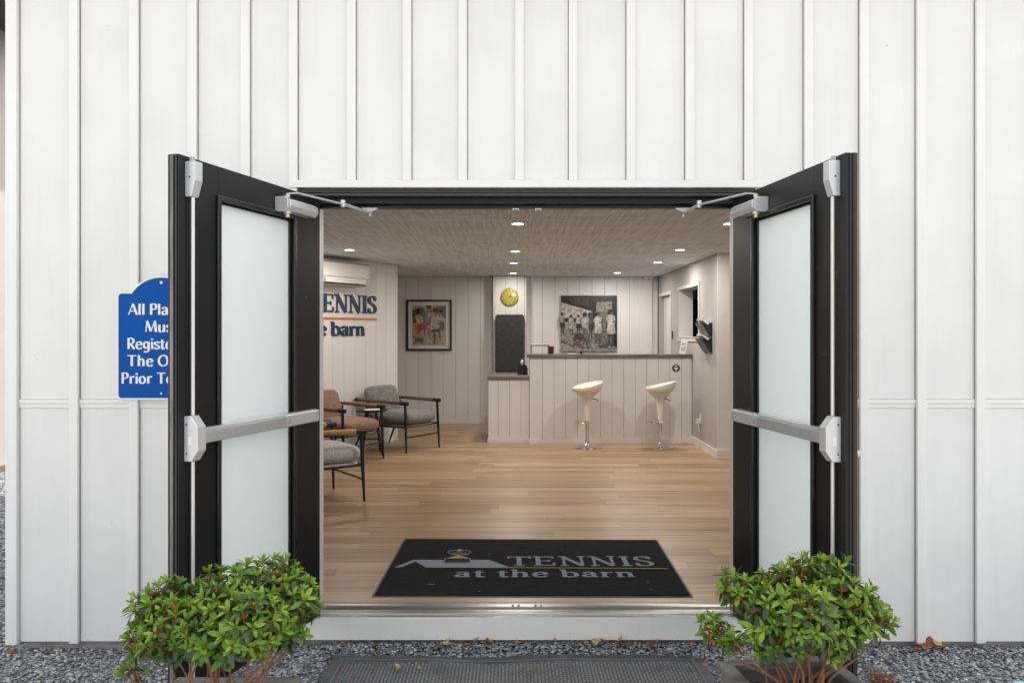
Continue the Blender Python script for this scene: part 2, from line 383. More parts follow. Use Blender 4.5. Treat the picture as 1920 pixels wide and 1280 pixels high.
GLASSCLEAR, _nt, _b = new_mat('picture_glazing')
_t = N(_nt, 'ShaderNodeBsdfTransparent'); _g = N(_nt, 'ShaderNodeBsdfGlossy'); _g.inputs['Roughness'].default_value = .03
_mx = N(_nt, 'ShaderNodeMixShader')
_mx.inputs[0].default_value = .05; _nt.links.new(_t.outputs[0], _mx.inputs[1]); _nt.links.new(_g.outputs[0], _mx.inputs[2]); _nt.links.new(_mx.outputs[0], _nt.nodes['Material Output'].inputs['Surface'])
ROOFM = simple('dark_shingle', (.06, .055, .05), .9, var=.3, scale=20)
NEIGH = simple('cream_siding_paint', (.50, .45, .40), .6, var=.05, scale=5)

# ------------------------------------------------------------------ lettering (pen-stroke letter shapes)
def crom(pts, n=5):
    out = []
    for i in range(len(pts)-1):
        p0 = pts[max(i-1,0)]; p1 = pts[i]; p2 = pts[i+1]; p3 = pts[min(i+2,len(pts)-1)]
        for j in range(n):
            t = j/n
            out.append(tuple(.5*((2*b)+(c-a)*t+(2*a-5*b+4*c-d)*t*t+(-a+3*b-3*c+d)*t**3) for a,b,c,d in zip(p0,p1,p2,p3)))
    return out + [pts[-1]]
def ell(cx, cy, rx, ry, n=20): return [(cx+rx*math.sin(2*math.pi*i/n), cy+ry*math.cos(2*math.pi*i/n)) for i in range(n+1)]
_S = [(.50,.78),(.46,.92),(.30,.98),(.14,.92),(.09,.77),(.16,.62),(.31,.52),(.45,.41),(.52,.25),(.46,.09),(.29,.02),(.12,.07),(.07,.24)]
_Pb = crom([(.12,.97),(.36,.97),(.50,.87),(.53,.73),(.47,.56),(.32,.48),(.12,.48)])
GL = {
 'T': (.76,[([(.37,0),(.37,1)],'k'),([(.02,.96),(.72,.96)],'t')],[(.37,.02,.17),('v',.035,.78,.96),('v',.705,.78,.96)]),
 'E': (.72,[([(.14,0),(.14,1)],'k'),([(.14,.96),(.6,.96)],'t'),([(.14,.5),(.48,.5)],'t'),([(.14,.04),(.62,.04)],'t')],[(.10,.98,.1),(.10,.02,.1),('v',.60,.74,.96),('v',.625,.04,.28),('v',.48,.40,.60)]),
 'N': (.88,[([(.16,0),(.16,1)],'t'),([(.14,1),(.70,0)],'k'),([(.72,0),(.72,1)],'t')],[(.16,.02,.13),(.09,.98,.1),(.72,.98,.13)]),
 'I': (.40,[([(.19,0),(.19,1)],'k')],[(.19,.02,.16),(.19,.98,.16)]),
 'S': (.62,[(crom(_S),'v')],[('v',.52,.72,.95),('v',.06,.05,.30)]),
 'A': (.74,[([(.03,0),(.36,1)],'t'),([(.36,1),(.70,0)],'k'),([(.15,.33),(.58,.33)],'t')],[]),
 'P': (.60,[([(.12,0),(.12,1)],'k'),(_Pb,'v')],[]),
 'R': (.66,[([(.12,0),(.12,1)],'k'),(_Pb,'v'),([(.28,.48),(.60,0)],'k')],[]),
 'M': (.94,[([(.08,0),(.16,1)],'t'),([(.16,1),(.46,.06)],'k'),([(.46,.06),(.76,1)],'t'),([(.76,1),(.84,0)],'k')],[]),
 'O': (.88,[(ell(.43,.5,.36,.48),'v')],[]),
 'a': (.60,[(crom([(.10,.52),(.16,.63),(.29,.66),(.40,.60),(.43,.48)]),'v'),([(.43,.5),(.43,0)],'k'),(crom([(.43,.40),(.27,.36),(.13,.28),(.09,.15),(.16,.03),(.28,.02),(.41,.12)]),'v')],[(.50,.02,.07)]),
 'b': (.68,[([(.14,0),(.14,1)],'k'),(crom([(.14,.5),(.24,.63),(.36,.66),(.52,.55),(.57,.33),(.52,.11),(.36,.01),(.22,.05),(.14,.16)]),'v')],[(.08,.98,.08)]),
 'c': (.52,[(crom([(.46,.54),(.38,.63),(.28,.66),(.13,.55),(.08,.33),(.14,.1),(.3,.01),(.46,.1)]),'v')],[]),
 'e': (.58,[([(.11,.37),(.49,.37)],'t'),(crom([(.49,.37),(.46,.56),(.30,.66),(.14,.56),(.08,.33),(.14,.10),(.30,.01),(.44,.06),(.50,.16)]),'v')],[]),
 'f': (.38,[([(.16,0),(.16,.8)],'k'),(crom([(.16,.78),(.20,.95),(.30,1.0),(.40,.95)]),'v'),([(.02,.62),(.36,.62)],'t')],[]),
 'g': (.60,[(ell(.27,.36,.19,.29),'v'),([(.48,.66),(.48,-.06)],'k'),(crom([(.48,-.05),(.42,-.22),(.26,-.27),(.09,-.2)]),'v')],[]),
 'h': (.70,[([(.15,0),(.15,1)],'k'),(crom([(.15,.46),(.24,.60),(.36,.66),(.48,.58),(.52,.44)]),'v'),([(.52,.46),(.52,0)],'k')],[(.15,.02,.13),(.52,.02,.13),(.09,.98,.08)]),
 'i': (.27,[([(.13,0),(.13,.66)],'k'),([(.13,.80),(.13,.95)],'k')],[]),
 'l': (.27,[([(.13,0),(.13,1)],'k')],[]),
 'n': (.70,[([(.15,0),(.15,.66)],'k'),(crom([(.15,.46),(.24,.60),(.36,.66),(.48,.58),(.52,.44)]),'v'),([(.52,.46),(.52,0)],'k')],[(.15,.02,.13),(.52,.02,.13),(.09,.64,.08)]),
 'o': (.60,[(ell(.29,.33,.22,.32),'v')],[]),
 'r': (.48,[([(.15,0),(.15,.66)],'k'),(crom([(.15,.44),(.22,.58),(.34,.65),(.44,.58)]),'v')],[(.15,.02,.13),(.09,.64,.08)]),
 's': (.45,[(crom([(x*.78,y*.66) for x,y in _S]),'v')],[]),
 't': (.42,[([(.18,.86),(.18,.14)],'k'),(crom([(.18,.16),(.21,.04),(.30,.01),(.39,.08)]),'v'),([(.02,.63),(.38,.63)],'t')],[]),
 'u': (.64,[([(.12,.66),(.12,.2)],'k'),(crom([(.12,.22),(.16,.06),(.28,.01),(.40,.07),(.48,.2)]),'v'),([(.48,.66),(.48,0)],'k')],[]),
 'y': (.54,[([(.04,.66),(.28,.02)],'k'),([(.50,.66),(.20,-.26)],'t')],[]),
 ' ': (.30,[],[]),
}
def text_width(s, sp=.0): return sum(GL[c][0] + sp for c in s)
def glyph(mb, ch, ox, oy, sx, sy, k, t, M, z0, z1, serif):
    """add one letter to a mesh: strokes in the local XY plane, laid from z0 up to z1; each stroke 0.25 mm above the last so none share a plane"""
    adv, strokes, serifs = GL[ch]
    items = list(strokes)
    if serif:
        for s in serifs:
            if s[0] == 'v': items.append(([(s[1], s[2]), (s[1], s[3])], 't'))
            else: items.append(([(s[0]-s[2], s[1]), (s[0]+s[2], s[1])], 't'))
    old = mb.M; mb.M = M
    for q, (pts, w) in enumerate(items):
        n = len(pts); L = []; Rr = []
        for i, p in enumerate(pts):
            a = pts[max(i-1,0)]; b = pts[min(i+1,n-1)]
            dx, dy = b[0]-a[0], b[1]-a[1]; l = math.hypot(dx, dy) or 1; dx /= l; dy /= l
            if w == 'k': ww = k
            elif w == 't': ww = t
            else: ww = t + (k-t)*min(1, abs(dx*math.sin(R(10)) - dy*math.cos(R(10)))**1.2)
            L.append((ox+(p[0]-dy*ww/2)*sx, oy+(p[1]+dx*ww/2)*sy)); Rr.append((ox+(p[0]+dy*ww/2)*sx, oy+(p[1]-dx*ww/2)*sy))
        zt = z1 + q*.00025
        vs = [(x,y,zt) for x,y in L] + [(x,y,zt) for x,y in Rr]
        fs = [(i, n+i, n+i+1, i+1) for i in range(n-1)]
        if z1 - z0 > .002:
            vs += [(x,y,z0) for x,y in L] + [(x,y,z0) for x,y in Rr]
            m = 2*n
            fs += [(i+1, m+i+1, m+i, i) for i in range(n-1)] + [(n+i, m+n+i, m+n+i+1, n+i+1) for i in range(n-1)]
            fs += [(0, m, m+n, n), (n-1, 2*n-1, m+2*n-1, m+n-1)] + [(m+i, m+i+1, m+n+i+1, m+n+i) for i in range(n-1)]
        mb.add(vs, fs)
    mb.M = old
    return adv*sx
def plane_matrix(o, x, y):
    x = Vector(x).normalized(); y = Vector(y).normalized(); z = x.cross(y)
    return Matrix(((x.x,y.x,z.x,o[0]),(x.y,y.y,z.y,o[1]),(x.z,y.z,z.z,o[2]),(0,0,0,1)))

# ------------------------------------------------------------------ ground
GZ = -0.185
g = MB(); g.flat([(-60,-60,GZ),(60,-60,GZ),(60,60,GZ),(-60,60,GZ)]); g.build('ground', GROUND, recalc=False, kind='structure')

BOUNCEM = simple('light_bounce_paving', (.33, .325, .315), .85, var=.15, scale=3, bump=.2, bscale=40, rand=False)
bx('bounce_paving', BOUNCEM, None, (-14, 14, -24, -1.62, GZ-.05, GZ+.02), kind='structure')  # unseen pale slab added to bounce sunlight onto the facade and interior

def stone_field(name, regions, seed):
    rg = np.random.default_rng(seed)
    base = np.array([(-1,-1,-1),(1,-1,-1),(1,1,-1),(-1,1,-1),(-1,-1,1),(1,-1,1),(1,1,1),(-1,1,1)], float)
    faces = np.array([(0,3,2,1),(4,5,6,7),(0,1,5,4),(1,2,6,5),(2,3,7,6),(3,0,4,7)])
    V = []
    for (pts, size) in regions:
        n = len(pts)
        sx = size*rg.uniform(.45,1.25,n); sy = sx*rg.uniform(.5,.85,n); sz = sx*rg.uniform(.22,.5,n)
        v = base[None]*rg.uniform(.55,1.0,(n,8,1))
        v = v*np.stack([sx,sy,sz],1)[:,None,:]*.5
        a = rg.uniform(0,2*np.pi,n); ca, sa = np.cos(a), np.sin(a)
        tl = rg.normal(0,.35,n); ct, st = np.cos(tl), np.sin(tl)
        x, y, z = v[...,0], v[...,1], v[...,2]
        y, z = y*ct[:,None]-z*st[:,None], y*st[:,None]+z*ct[:,None]
        x, y = x*ca[:,None]-y*sa[:,None], x*sa[:,None]+y*ca[:,None]
        V.append(np.stack([x,y,z],2)+pts[:,None,:])
    V = np.concatenate(V); n = len(V)
    Fc = (faces[None]+(np.arange(n)*8)[:,None,None]).reshape(-1,4)
    me = bpy.data.meshes.new(name)
    me.vertices.add(n*8); me.vertices.foreach_set('co', V.reshape(-1))
    me.loops.add(n*24); me.loops.foreach_set('vertex_index', Fc.reshape(-1).astype(np.int32))
    me.polygons.add(n*6); me.polygons.foreach_set('loop_start', np.arange(0,n*24,4,dtype=np.int32))
    me.materials.append(STONE); me.update(calc_edges=True)
    return link(name, me, kind='stuff')
rg = np.random.default_rng(5)
def scatter(x0,x1,y0,y1,dens,z0,z1):
    n = int((x1-x0)*(y1-y0)*dens)
    return np.stack([rg.uniform(x0,x1,n), rg.uniform(y0,y1,n), rg.uniform(z0,z1,n)],1)
near = scatter(-3.1,3.0,-.95,.045,6500,GZ,GZ+.014)
def mound(x, y): return .036*np.clip((np.asarray(x)+1.25)/.45,0,1)*np.clip((np.asarray(y)+.135)/.10,0,1)*(1-.6*np.clip((np.asarray(x)-1.0)/.4,0,1))
near[:,2] += mound(near[:,0], near[:,1])
bank = scatter(-1.2,3.0,-.13,.04,5000,GZ,GZ+.01); bank[:,2] += mound(bank[:,0], bank[:,1])*rg.uniform(.2,.9,len(bank)); near = np.concatenate([near, bank])
n = 9000
yy = rg.uniform(.0,6.0,n); xx = -.632*(yy+4)+rg.uniform(-.30,.22,n)
far = np.stack([xx,yy,rg.uniform(GZ,GZ+.014,n)],1); far = far[far[:,0] < -2.53]
stone_field('gravel', [(near,.019),(far,.026)], 3)

# ------------------------------------------------------------------ barn: facade and shell
barn = thing('barn', 'white board and batten barn front with a wide double doorway', 'building')
S = 375.0
def X(px): return (px-960)/S
def Z(py): return CAMZ+(628-py)/S
ZB, ZT = Z(1202), 3.5
BAND0, BAND1 = Z(764), Z(748)
TRIM0, TRIM1 = Z(353.5), Z(340)
FX0, FX1 = X(558), X(1415)
XL = X(15)
batt = [(134,150),(246,262),(355,371),(454,470),(544,559),(652,668),(756,772),(860,876),(966,982),(1066,1082),(1174,1190),(1284,1300),(1394,1410),(1506,1522),(1610,1626),(1716,1732),(1827,1843),(1936,1952),(2044,2060),(2150,2166),(2258,2274),(2366,2382),(2472,2488),(2580,2596),(2680,2696)]
XR = X(2700)
BT = .021
above = range(5, 13)
for i, (a, b) in enumerate(batt):
    z0 = TRIM1+.002 if i in above else ZB-.004*rnd.random()
    yo = -.0015 - rnd.random()*.0012
    bx('batten', WHITE_TRIM, barn, (X(a), X(b), yo-BT, yo, z0, ZT), bevel=.0016)
bx('corner_board', WHITE_TRIM, barn, (XL, X(36), -BT-.002, .0, ZB-.010, ZT), bevel=.002)
edges = [X(37)] + [X((a+b)/2) for a, b in batt]
for i in range(len(edges)-1):
    a, b = edges[i]+.003, edges[i+1]-.003
    if i and i < 9: a = X(batt[i-1][1])+.0034
    if i == 0: a = X(36)+.008
    if i >= 9 and i < len(batt): b = X(batt[i][0])-.0034
    yj = .0012*rnd.random()
    if i in range(5, 13):
        bx('siding_board', WHITE, barn, (max(a, FX0-.02) if i == 5 else a, b, yj, .02, TRIM0+.004, ZT)); continue
    if i == 13: a2 = FX1+.004
    else: a2 = a
    zl = ZB+.004*rnd.random()
    bx('siding_board', WHITE, barn, (a2, b, yj, .02, zl, BAND0-.0015))
    if i == 13:
        bx('siding_board', WHITE, barn, (a2, b, yj, .02, BAND1+.0015, TRIM0+.003)); bx('siding_board', WHITE, barn, (a, b, yj, .02, TRIM0+.0045, ZT))
    else:
        bx('siding_board', WHITE, barn, (a, b, yj, .02, BAND1+.0015, ZT))
    ra = X(batt[i-1][1])+.001 if i else X(37); rb = X(batt[i][0])-.001
    if i == 13: ra = FX1+.006
    m = (BAND0+BAND1)/2
    if rb > ra:
        bx('band_board', WHITE_TRIM, barn, (ra, rb, -.004, .012, BAND0, m-.001))
        bx('band_board', WHITE_TRIM, barn, (ra, rb, -.008, .012, m+.0005, BAND1))
bx('head_trim', WHITE_TRIM, barn, (X(545), X(1428), -BT-.012, -.001, TRIM0, TRIM1), bevel=.002)
bx('sill_board', WHITE_TRIM, barn, (X(556), X(1417), -.012, .02, ZB+.012, -.0045), bevel=.002)
bx('foundation', CONC, barn, (X(42), XR, .028, .30, -.5, ZB+.03))
core = MB()
core.box(-2.50, FX0, .0225, .165, ZB, ZT); core.box(FX1, XR, .0225, .165, ZB, ZT); core.box(FX0, FX1, .0225, .165, 2.13, ZT)
core.build('wall_core', INT_TRIM, barn, recalc=False)
shell = MB(); shell.box(XL+.003, -2.462, .166, 9.4, -.13, ZT); shell.box(XR-.08, XR-.004, .166, 9.4, -.13, ZT); shell.box(XL+.003, XR-.004, 9.402, 9.5, -.13, ZT)
shell.build('side_wall', WHITE, barn, recalc=False)
rf = MB(); rf.prism([(-.26,ZT+.002),(9.9,ZT+.002),(4.7,5.0)], XL-.60, XR+.25, 'x'); rf.build('roof', ROOFM, barn)  # roof out of view; front and left overhangs sized to shade wall and gravel
bx('floor_slab', CONC, barn, (XL+.06, XR-.09, .17, 9.39, -.30, -.016))
bk = MB(); bk.prism([(-.018,-.014),(.016,-.011),(.02,.007),(-.014,.011)], 0, .018); bk.build('brick_chip', BRICK, loc=(X(27), -.02, GZ+.005), bevel=.004, label='small red brick chip under the corner board on the gravel', cat='brick')

# ------------------------------------------------------------------ door frame
fr = link('door_frame', None, barn)
J0, J1 = -.994, 1.147
hd = MB(); hd.box(FX0+.003, FX1-.003, -.004, .045, Z(368), 2.126); hd.build('header', HEADER_GREY, fr, bevel=.004, recalc=False)
hd = MB(); hd.box(FX0+.003, FX1-.003, -.012, -.0045, Z(362), 2.1275); hd.build('header_shadow_strip', BRONZE, fr, bevel=.002, recalc=False)  # dark bronze strip, its colour standing in for shadow under the head trim
hd = MB(); hd.box(J0-.03, J1+.03, .0455, .15, 2.066, 2.126); hd.build('header_rabbet', BLACK, fr, recalc=False)
hd = MB(); hd.box(J0-.012, J1+.012, .105, .148, 2.050, 2.0655); hd.build('header_stop', BRONZE, fr, bevel=.002, recalc=False)
for sx, x0, x1 in ((-1, FX0+.003, J0), (1, J1, FX1-.003)):
    j = MB(); j.box(x0, x1, -.004, .11, .012, Z(368)-.001); j.build('jamb', BLACK, fr, bevel=.003, recalc=False)
    a, b = (J0-.02, J0+.004) if sx < 0 else (J1-.004, J1+.02)
    bx('jamb_lining', INT_TRIM, fr, (a, b, .112, .20, .012, 2.0645))
th = MB(); th.prism([(-.010,-.004),(-.010,-.001),(-.004,.0),(.010,-.002),(.014,.005),(.040,.006),(.048,.003),(.075,.004),(.085,.012),(.14,.013),(.165,.009),(.19,.003),(.19,-.004)], J0-.005, J1+.005, 'x')
th.build('threshold', ALU, fr, smooth=50)
for px in (967, 1009):
    s_ = MB(); c = P(px, 389, 4.13); s_.box(c.x-.014, c.x+.014, c.y-.025, c.y+.01, 2.045, 2.0495); s_.box(c.x-.016, c.x-.011, c.y-.026, c.y-.02, 2.038, 2.0495); s_.box(c.x+.011, c.x+.016, c.y-.026, c.y-.02, 2.038, 2.0495)
    s_.build('strike_plate', SILVER, fr, recalc=False)
    t_ = MB(); t_.box(c.x-.020, c.x-.008, .095, .115, .0125, .0150); t_.box(c.x+.008, c.x+.020, .095, .115, .0125, .0150); t_.build('floor_strike', BLACKMET, fr, recalc=False)

# ------------------------------------------------------------------ the two doors
W = 1.04
def door(o, hinge, side, label):
    """leaf swung out; local x runs from the free edge to the hinge, local y is n*side where n is away from the inner face"""
    o = Vector((*o, 0)); h = Vector((*hinge, 0)); xd = (h-o).normalized()
    rz = math.atan2(xd.y, xd.x)
    d = thing('door', label, 'door', (o.x, o.y, 0), rz)
    sg = side   # +1 : local +y is towards the doorway, -1 : the other way
    def B(name, mat, b, bevel=None, par=d):
        x0,x1,n0,n1,z0,z1 = b
        y0, y1 = sorted((n0*sg, n1*sg))
        return bx(name, mat, par, (x0,x1,y0,y1,z0,z1), bevel)
    def pr(name, mat, prof, u0, u1, bevel=None, par=d):   # profile in (n, z) run along u
        mb = MB(); mb.prism([(a*sg, z) for a, z in prof], u0, u1, 'x'); return mb.build(name, mat, par, bevel=bevel)
    T = -.045
    B('stile', BLACK, (0,.235,T,0,.012,2.08), .002); B('stile', BLACK, (.80,W,T,0,.012,2.08), .002)
    B('rail', BLACK, (.2355,.7995,T+.0004,-.0004,1.95,2.0795)); B('rail', BLACK, (.2355,.7995,T+.0004,-.0004,.0125,.285))
    for n0, n1 in ((.0005,.012),(T-.012,T-.0005)):
        mo = MB(); g0,g1,z0,z1 = .222,.813,.272,1.963
        for k, (w, a) in enumerate(((.022, 1.0),)):
            y0, y1 = sorted((n0*sg, n1*sg))
            mo.box(g0, g0+w, y0, y1, z0, z1); mo.box(g1-w, g1, y0, y1, z0, z1); mo.box(g0+w+.0003, g1-w-.0003, y0, y1, z0, z0+w); mo.box(g0+w+.0003, g1-w-.0003, y0, y1, z1-w, z1)
        mo.build('moulding', BLACK2, d, bevel=.004, recalc=False)
    mo = MB(); y0, y1 = sorted((-.013*sg, -.034*sg)); g0,g1,z0,z1 = .2358,.7992,.2855,1.9495; w = .016
    mo.box(g0, g0+w, y0, y1, z0, z1); mo.box(g1-w, g1, y0, y1, z0, z1); mo.box(g0+w+.0003, g1-w-.0003, y0, y1, z0, z0+w); mo.box(g0+w+.0003, g1-w-.0003, y0, y1, z1-w, z1)
    mo.build('glazing_bead', BLACK2, d, bevel=.002, recalc=False)
    B('glass_pane', GLASS_F, (g0+.004,g1-.004,-.027,-.020,z0+.004,z1-.004))
    if side < 0:
        B('edge_seal', SEAL, (-.006,-.0003,-.036,-.022,.02,2.075), .002); B('edge_seal', BRONZE, (-.004,-.0003,-.0445,-.038,.02,2.078))
        B('edge_seal', BLACK2, (-.004,-.0003,-.012,-.006,.02,2.078))
    else:
        B('edge_strip', BRONZE, (-.008,-.0003,-.0445,-.026,.02,2.079), .002); B('edge_strip', BLACK2, (-.004,-.0003,-.022,-.016,.02,2.078))
    B('door_shoe', BRONZE, (.002,W-.002,T-.004,.004,.002,.0115), .001)
    # vertical-rod exit device
    lt = pr('rod_latch', SILVER, [(.0003,1.925),(.0003,2.058),(.046,2.058),(.046,1.985),(.028,1.925)], .034, .078, .002)
    B('screw', BLACKMET, (.0325,.0338,.018,.024,1.995,2.001), None, lt); B('bolt', STEEL, (.045,.062,.012,.024,2.0585,2.078), None, lt)
    rod = MB(); rod.tube([(.055,.020*sg,1.095),(.055,.020*sg,1.924)], .0072, 10); rod.tube([(.055,.020*sg,.06),(.055,.020*sg,.925)], .0072, 10)
    rod.build('vertical_rod', RODM, d, smooth=40)
    pb = link('panic_bar', None, d)
    hs_ = pr('housing', SILVER, [(.0003,.922),(.0003,1.093),(.030,1.094),(.062,1.052),(.062,.962),(.034,.922)], .028, .078, .003, pb)
    B('label_sticker', PAPER, (.0268,.0277,.020,.036,.985,1.018), None, pb)
    for z in (.952, 1.062): B('screw', BLACKMET, (.0266,.0277,.010,.016,z-.003,z+.003), None, pb)
    B('rail', SILVER, (.0785,.955,.0003,.030,.981,1.039), .003, pb)
    B('push_pad', STEEL, (.0788,.66,.0305,.050,.984,1.032), .004, pb)
    B('end_cap', SILVER, (.662,.958,.0305,.045,.981,1.0385), .006, pb)
    kn = MB(); kn.tube([(.69,.046*sg,1.008),(.69,.050*sg,1.008)], .010, 12); kn.build('dog_key', BRASS, pb, smooth=40)
    # closer and its arm
    cl = link('door_closer', None, d)
    pr('body', PLASTIC_W if False else SILVER, [(.0003,1.962),(.0003,2.022),(.048,2.022),(.070,2.010),(.074,1.985),(.060,1.962)], .655, .90, .004, cl)
    pr('end_plate', SILVER, [(.0003,1.958),(.0003,2.026),(.050,2.026),(.066,2.012),(.066,1.972),(.052,1.958)], .640, .6545, .002, cl)
    pn = MB(); pn.tube([(.672,.045*sg,2.0225),(.672,.045*sg,2.040)], .012, 12); pn.tube([(.672,.045*sg,1.935),(.672,.045*sg,1.961)], .010, 12); pn.tube([(.672,.045*sg,1.950),(.672,.045*sg,1.9612)], .017, 12)
    pn.build('pinion', BRASS, cl, smooth=40)
    yd = Vector((-xd.y, xd.x, 0))
    def loc(w): v = Vector(w)-o; return Vector((v.dot(xd), v.dot(yd), v.z))
    if side < 0: elbow, foot = P(643, 383, 3.93), P(694, 392, 4.10)
    else: elbow, foot = P(1311, 384, 3.93), P(1281, 393, 4.10)
    e = loc(elbow); f = loc(foot); p0 = Vector((.672,.045*sg,2.040))
    q = p0.lerp(e, .16) + Vector((0,0,.012))
    ar = MB()
    sd = (e-q).normalized(); lat = sd.cross(Vector((0,0,1))).normalized()
    for a, b in ((p0+Vector((0,0,.002)), q), (q, e)):
        vs = []
        for p in (a, b):
            for s1 in (-1, 1):
                for s2 in (-1, 1): vs.append(p+lat*.010*s1+Vector((0,0,.003))*s2)
        ar.add(vs, [(0,1,3,2),(4,6,7,5),(0,4,5,1),(2,3,7,6),(0,2,6,4),(1,5,7,3)])
    ar.tube([e+Vector((0,0,-.014)), e+Vector((0,0,.020))], .012, 10)
    ar.build('main_arm', SILVER, cl, bevel=.001)
    fa = MB(); f2 = f+Vector((0,0,-.02)); fa.tube([e+Vector((0,0,.002)), e.lerp(f2,.62)], .0085, 10); fa.tube([e.lerp(f2,.62), f2], .0055, 10)
    fa.tube([f2+Vector((0,0,-.018)), f2+Vector((0,0,.020))], .006, 8)
    fa.build('fore_arm', SILVER, cl, smooth=40)
    fw = Vector((foot.x, foot.y, 2.046)); ft = MB(); fl = loc(fw)
    fx = loc(fw+Vector((1,0,0)))-fl; fy = loc(fw+Vector((0,1,0)))-fl
    vs = []
    for z, w in ((.0035,.040),(-.002,.040),(-.016,.010)):
        for s1, s2 in ((-1,-1),(1,-1),(1,1),(-1,1)): vs.append(fl+fx*w*s1+fy*.014*s2+Vector((0,0,z)))
    ft.add(vs, [(0,1,2,3),(11,10,9,8)]+[(i*4+j, i*4+(j+1)%4, (i+1)*4+(j+1)%4, (i+1)*4+j) for i in range(2) for j in range(4)])
    ft.build('foot_bracket', STEEL, cl)
    # outside hardware
    if side > 0:
        k_ = MB(); k_.tube([(.055,(T-.0003)*sg,1.085),(.055,(T-.022)*sg,1.085)], .019, 16); k_.build('lock_cylinder', SILVER, d, smooth=40, bevel=.002)
        k_ = MB(); k_.tube([(.06,(T-.0003)*sg,.945),(.06,(T-.045)*sg,.945)], .017, 16); k_.build('pull_knob', STEEL, d, smooth=40, bevel=.003)
    for z in (.3, 1.05, 1.85):
        k_ = MB(); k_.tube([(W+.004,(T-.004)*sg,z-.05),(W+.004,(T-.004)*sg,z+.05)], .0075, 10); k_.build('hinge', BLACKMET, d, smooth=40)
    return d
door((-1.250,-1.0), (-.960,.0), -1, 'open black door by the blue sign, frosted glass and silver bar')
door((1.242,-1.02), (1.109,.0), 1, 'open black door with pull knob outside, away from the blue sign')

# ------------------------------------------------------------------ blue sign
sg = thing('blue_sign', 'arched blue sign with white lettering, half hidden behind the open door', 'sign', (X(305)/1.0*1.0, -.030, 0))
sg.location.x = (305-960)/377.0
def sp(px, py): return ((px-305)/377.0, CAMZ+(628-py)/377.0)
def sign_outline(g):
    hw = 84-g; pts = []
    def corner(cx, cy, r, a0, a1):
        return [(cx+r*math.cos(R(a)), cy-r*math.sin(R(a))) for a in np.linspace(a0, a1, 6)]
    b, t, r = 749-g, 547+g, 7-g*.4
    pts += corner(305+hw-r, b-r, r, -90, 0); pts += corner(305+hw-r, t+r, r, 0, 90)
    ah, top = 58-g*.75, 517+g
    rad = (ah*ah+(t-top)**2)/(2*(t-top)); cyy = top+rad; am = math.degrees(math.asin(min(1, ah/rad)))
    pts += [(305+rad*math.sin(R(a)), cyy-rad*math.cos(R(a))) for a in np.linspace(am, -am, 17)]
    pts += corner(305-hw+r, t+r, r, 90, 180); pts += corner(305-hw+r, b-r, r, 180, 270)
    return [sp(*p) for p in pts]
mb = MB(); mb.prism(sign_outline(0), -.004, .006, 'y'); mb.build('border_panel', SIGNWHITE, sg, bevel=.001)
mb = MB(); mb.prism(sign_outline(3.6), -.0052, -.0043, 'y'); mb.build('blue_panel', SIGNBLUE, sg)
for (s, base, cap, x0) in (('All Players',590,20.5,243),('Must',622,20.5,274),('Register At',654,20.5,241),('The Office',686,20.5,241),('Prior To Play',718.5,20.5,230)):
    mb = MB(); h = cap/377.0; wpx = 2*(305-x0); sx = 1.03*wpx/377.0/(text_width(s, .03)); ox = (x0-305)/377.0
    M = Matrix.Translation((0,-.0054,CAMZ+(628-base)/377.0)) @ Matrix.Rotation(R(90),4,'X')
    for ch in s: ox += glyph(mb, ch, ox, 0, sx, h, .19, .085, M, 0, .0003, False)+.03*sx
    mb.build('lettering', SIGNWHITE, sg, recalc=False)
for py in (530, 737):
    mb = MB(); x, z = sp(305, py); mb.tube([(x,-.0053,z),(x,-.009,z)], .0075 if py < 600 else .005, 12); mb.build('screw', SILVER, sg, smooth=40)

# ------------------------------------------------------------------ interior shell
H = 2.33
fl = structure('floor')
PW = .15; y = .192; row = 0; npl = 0
while y < 8.72:
    x = -2.455 - rnd.uniform(0, 1.45)
    xe = 3.38
    while x < xe:
        L = 1.55 + rnd.choice((-.25, 0, .2))
        a, b = max(x, -2.455), min(x+L, xe)
        vis = not (y > 6.75 and (b > -.35 and a > -.35)) and not (y > 5.1 and a > 2.33) and not (y > 5.3 and b < -2.2)
        if b-a > .03 and vis:
            o = MB().box(-(b-a)/2+.0006, (b-a)/2-.0006, -PW/2+.0006, PW/2-.0006, -.012, 0).build('plank', FLOORM, fl, loc=((a+b)/2, y+PW/2, rnd.uniform(-.0004,.0004)), recalc=False); npl += 1
        x += L
    y += PW; row += 1
print('floor planks', npl)
bx('ceiling', CEIL, None, (-2.46, 3.45, .166, 8.80, H, H+.05), kind='structure')

def plank_wall(root, p0, p1, z0, z1, pitch, mat=INT_WHITE, first=None, th=.012, off=.0):
    """tongue-and-groove boards standing between two floor points; face is to the right of p0->p1"""
    p0 = Vector((*p0,0)); p1 = Vector((*p1,0)); L = (p1-p0).length; d = (p1-p0)/L; rz = math.atan2(d.y, d.x)
    s = 0.0; k = 0
    while s < L-.004:
        w = min(first if (k == 0 and first) else pitch, L-s)
        mb = MB(); t = th
        mb.prism([(.0012,0),(.0012,-t+.004),(.005,-t),(w-.005,-t),(w-.0012,-t+.004),(w-.0012,0)] if w > .02 else [(0,0),(0,-t),(w,-t),(w,0)], z0, z1)
        c = p0+d*s
        mb.build('plank', mat, root, loc=(c.x, c.y, 0), rot=(0,0,rz), recalc=True)
        s += w; k += 1
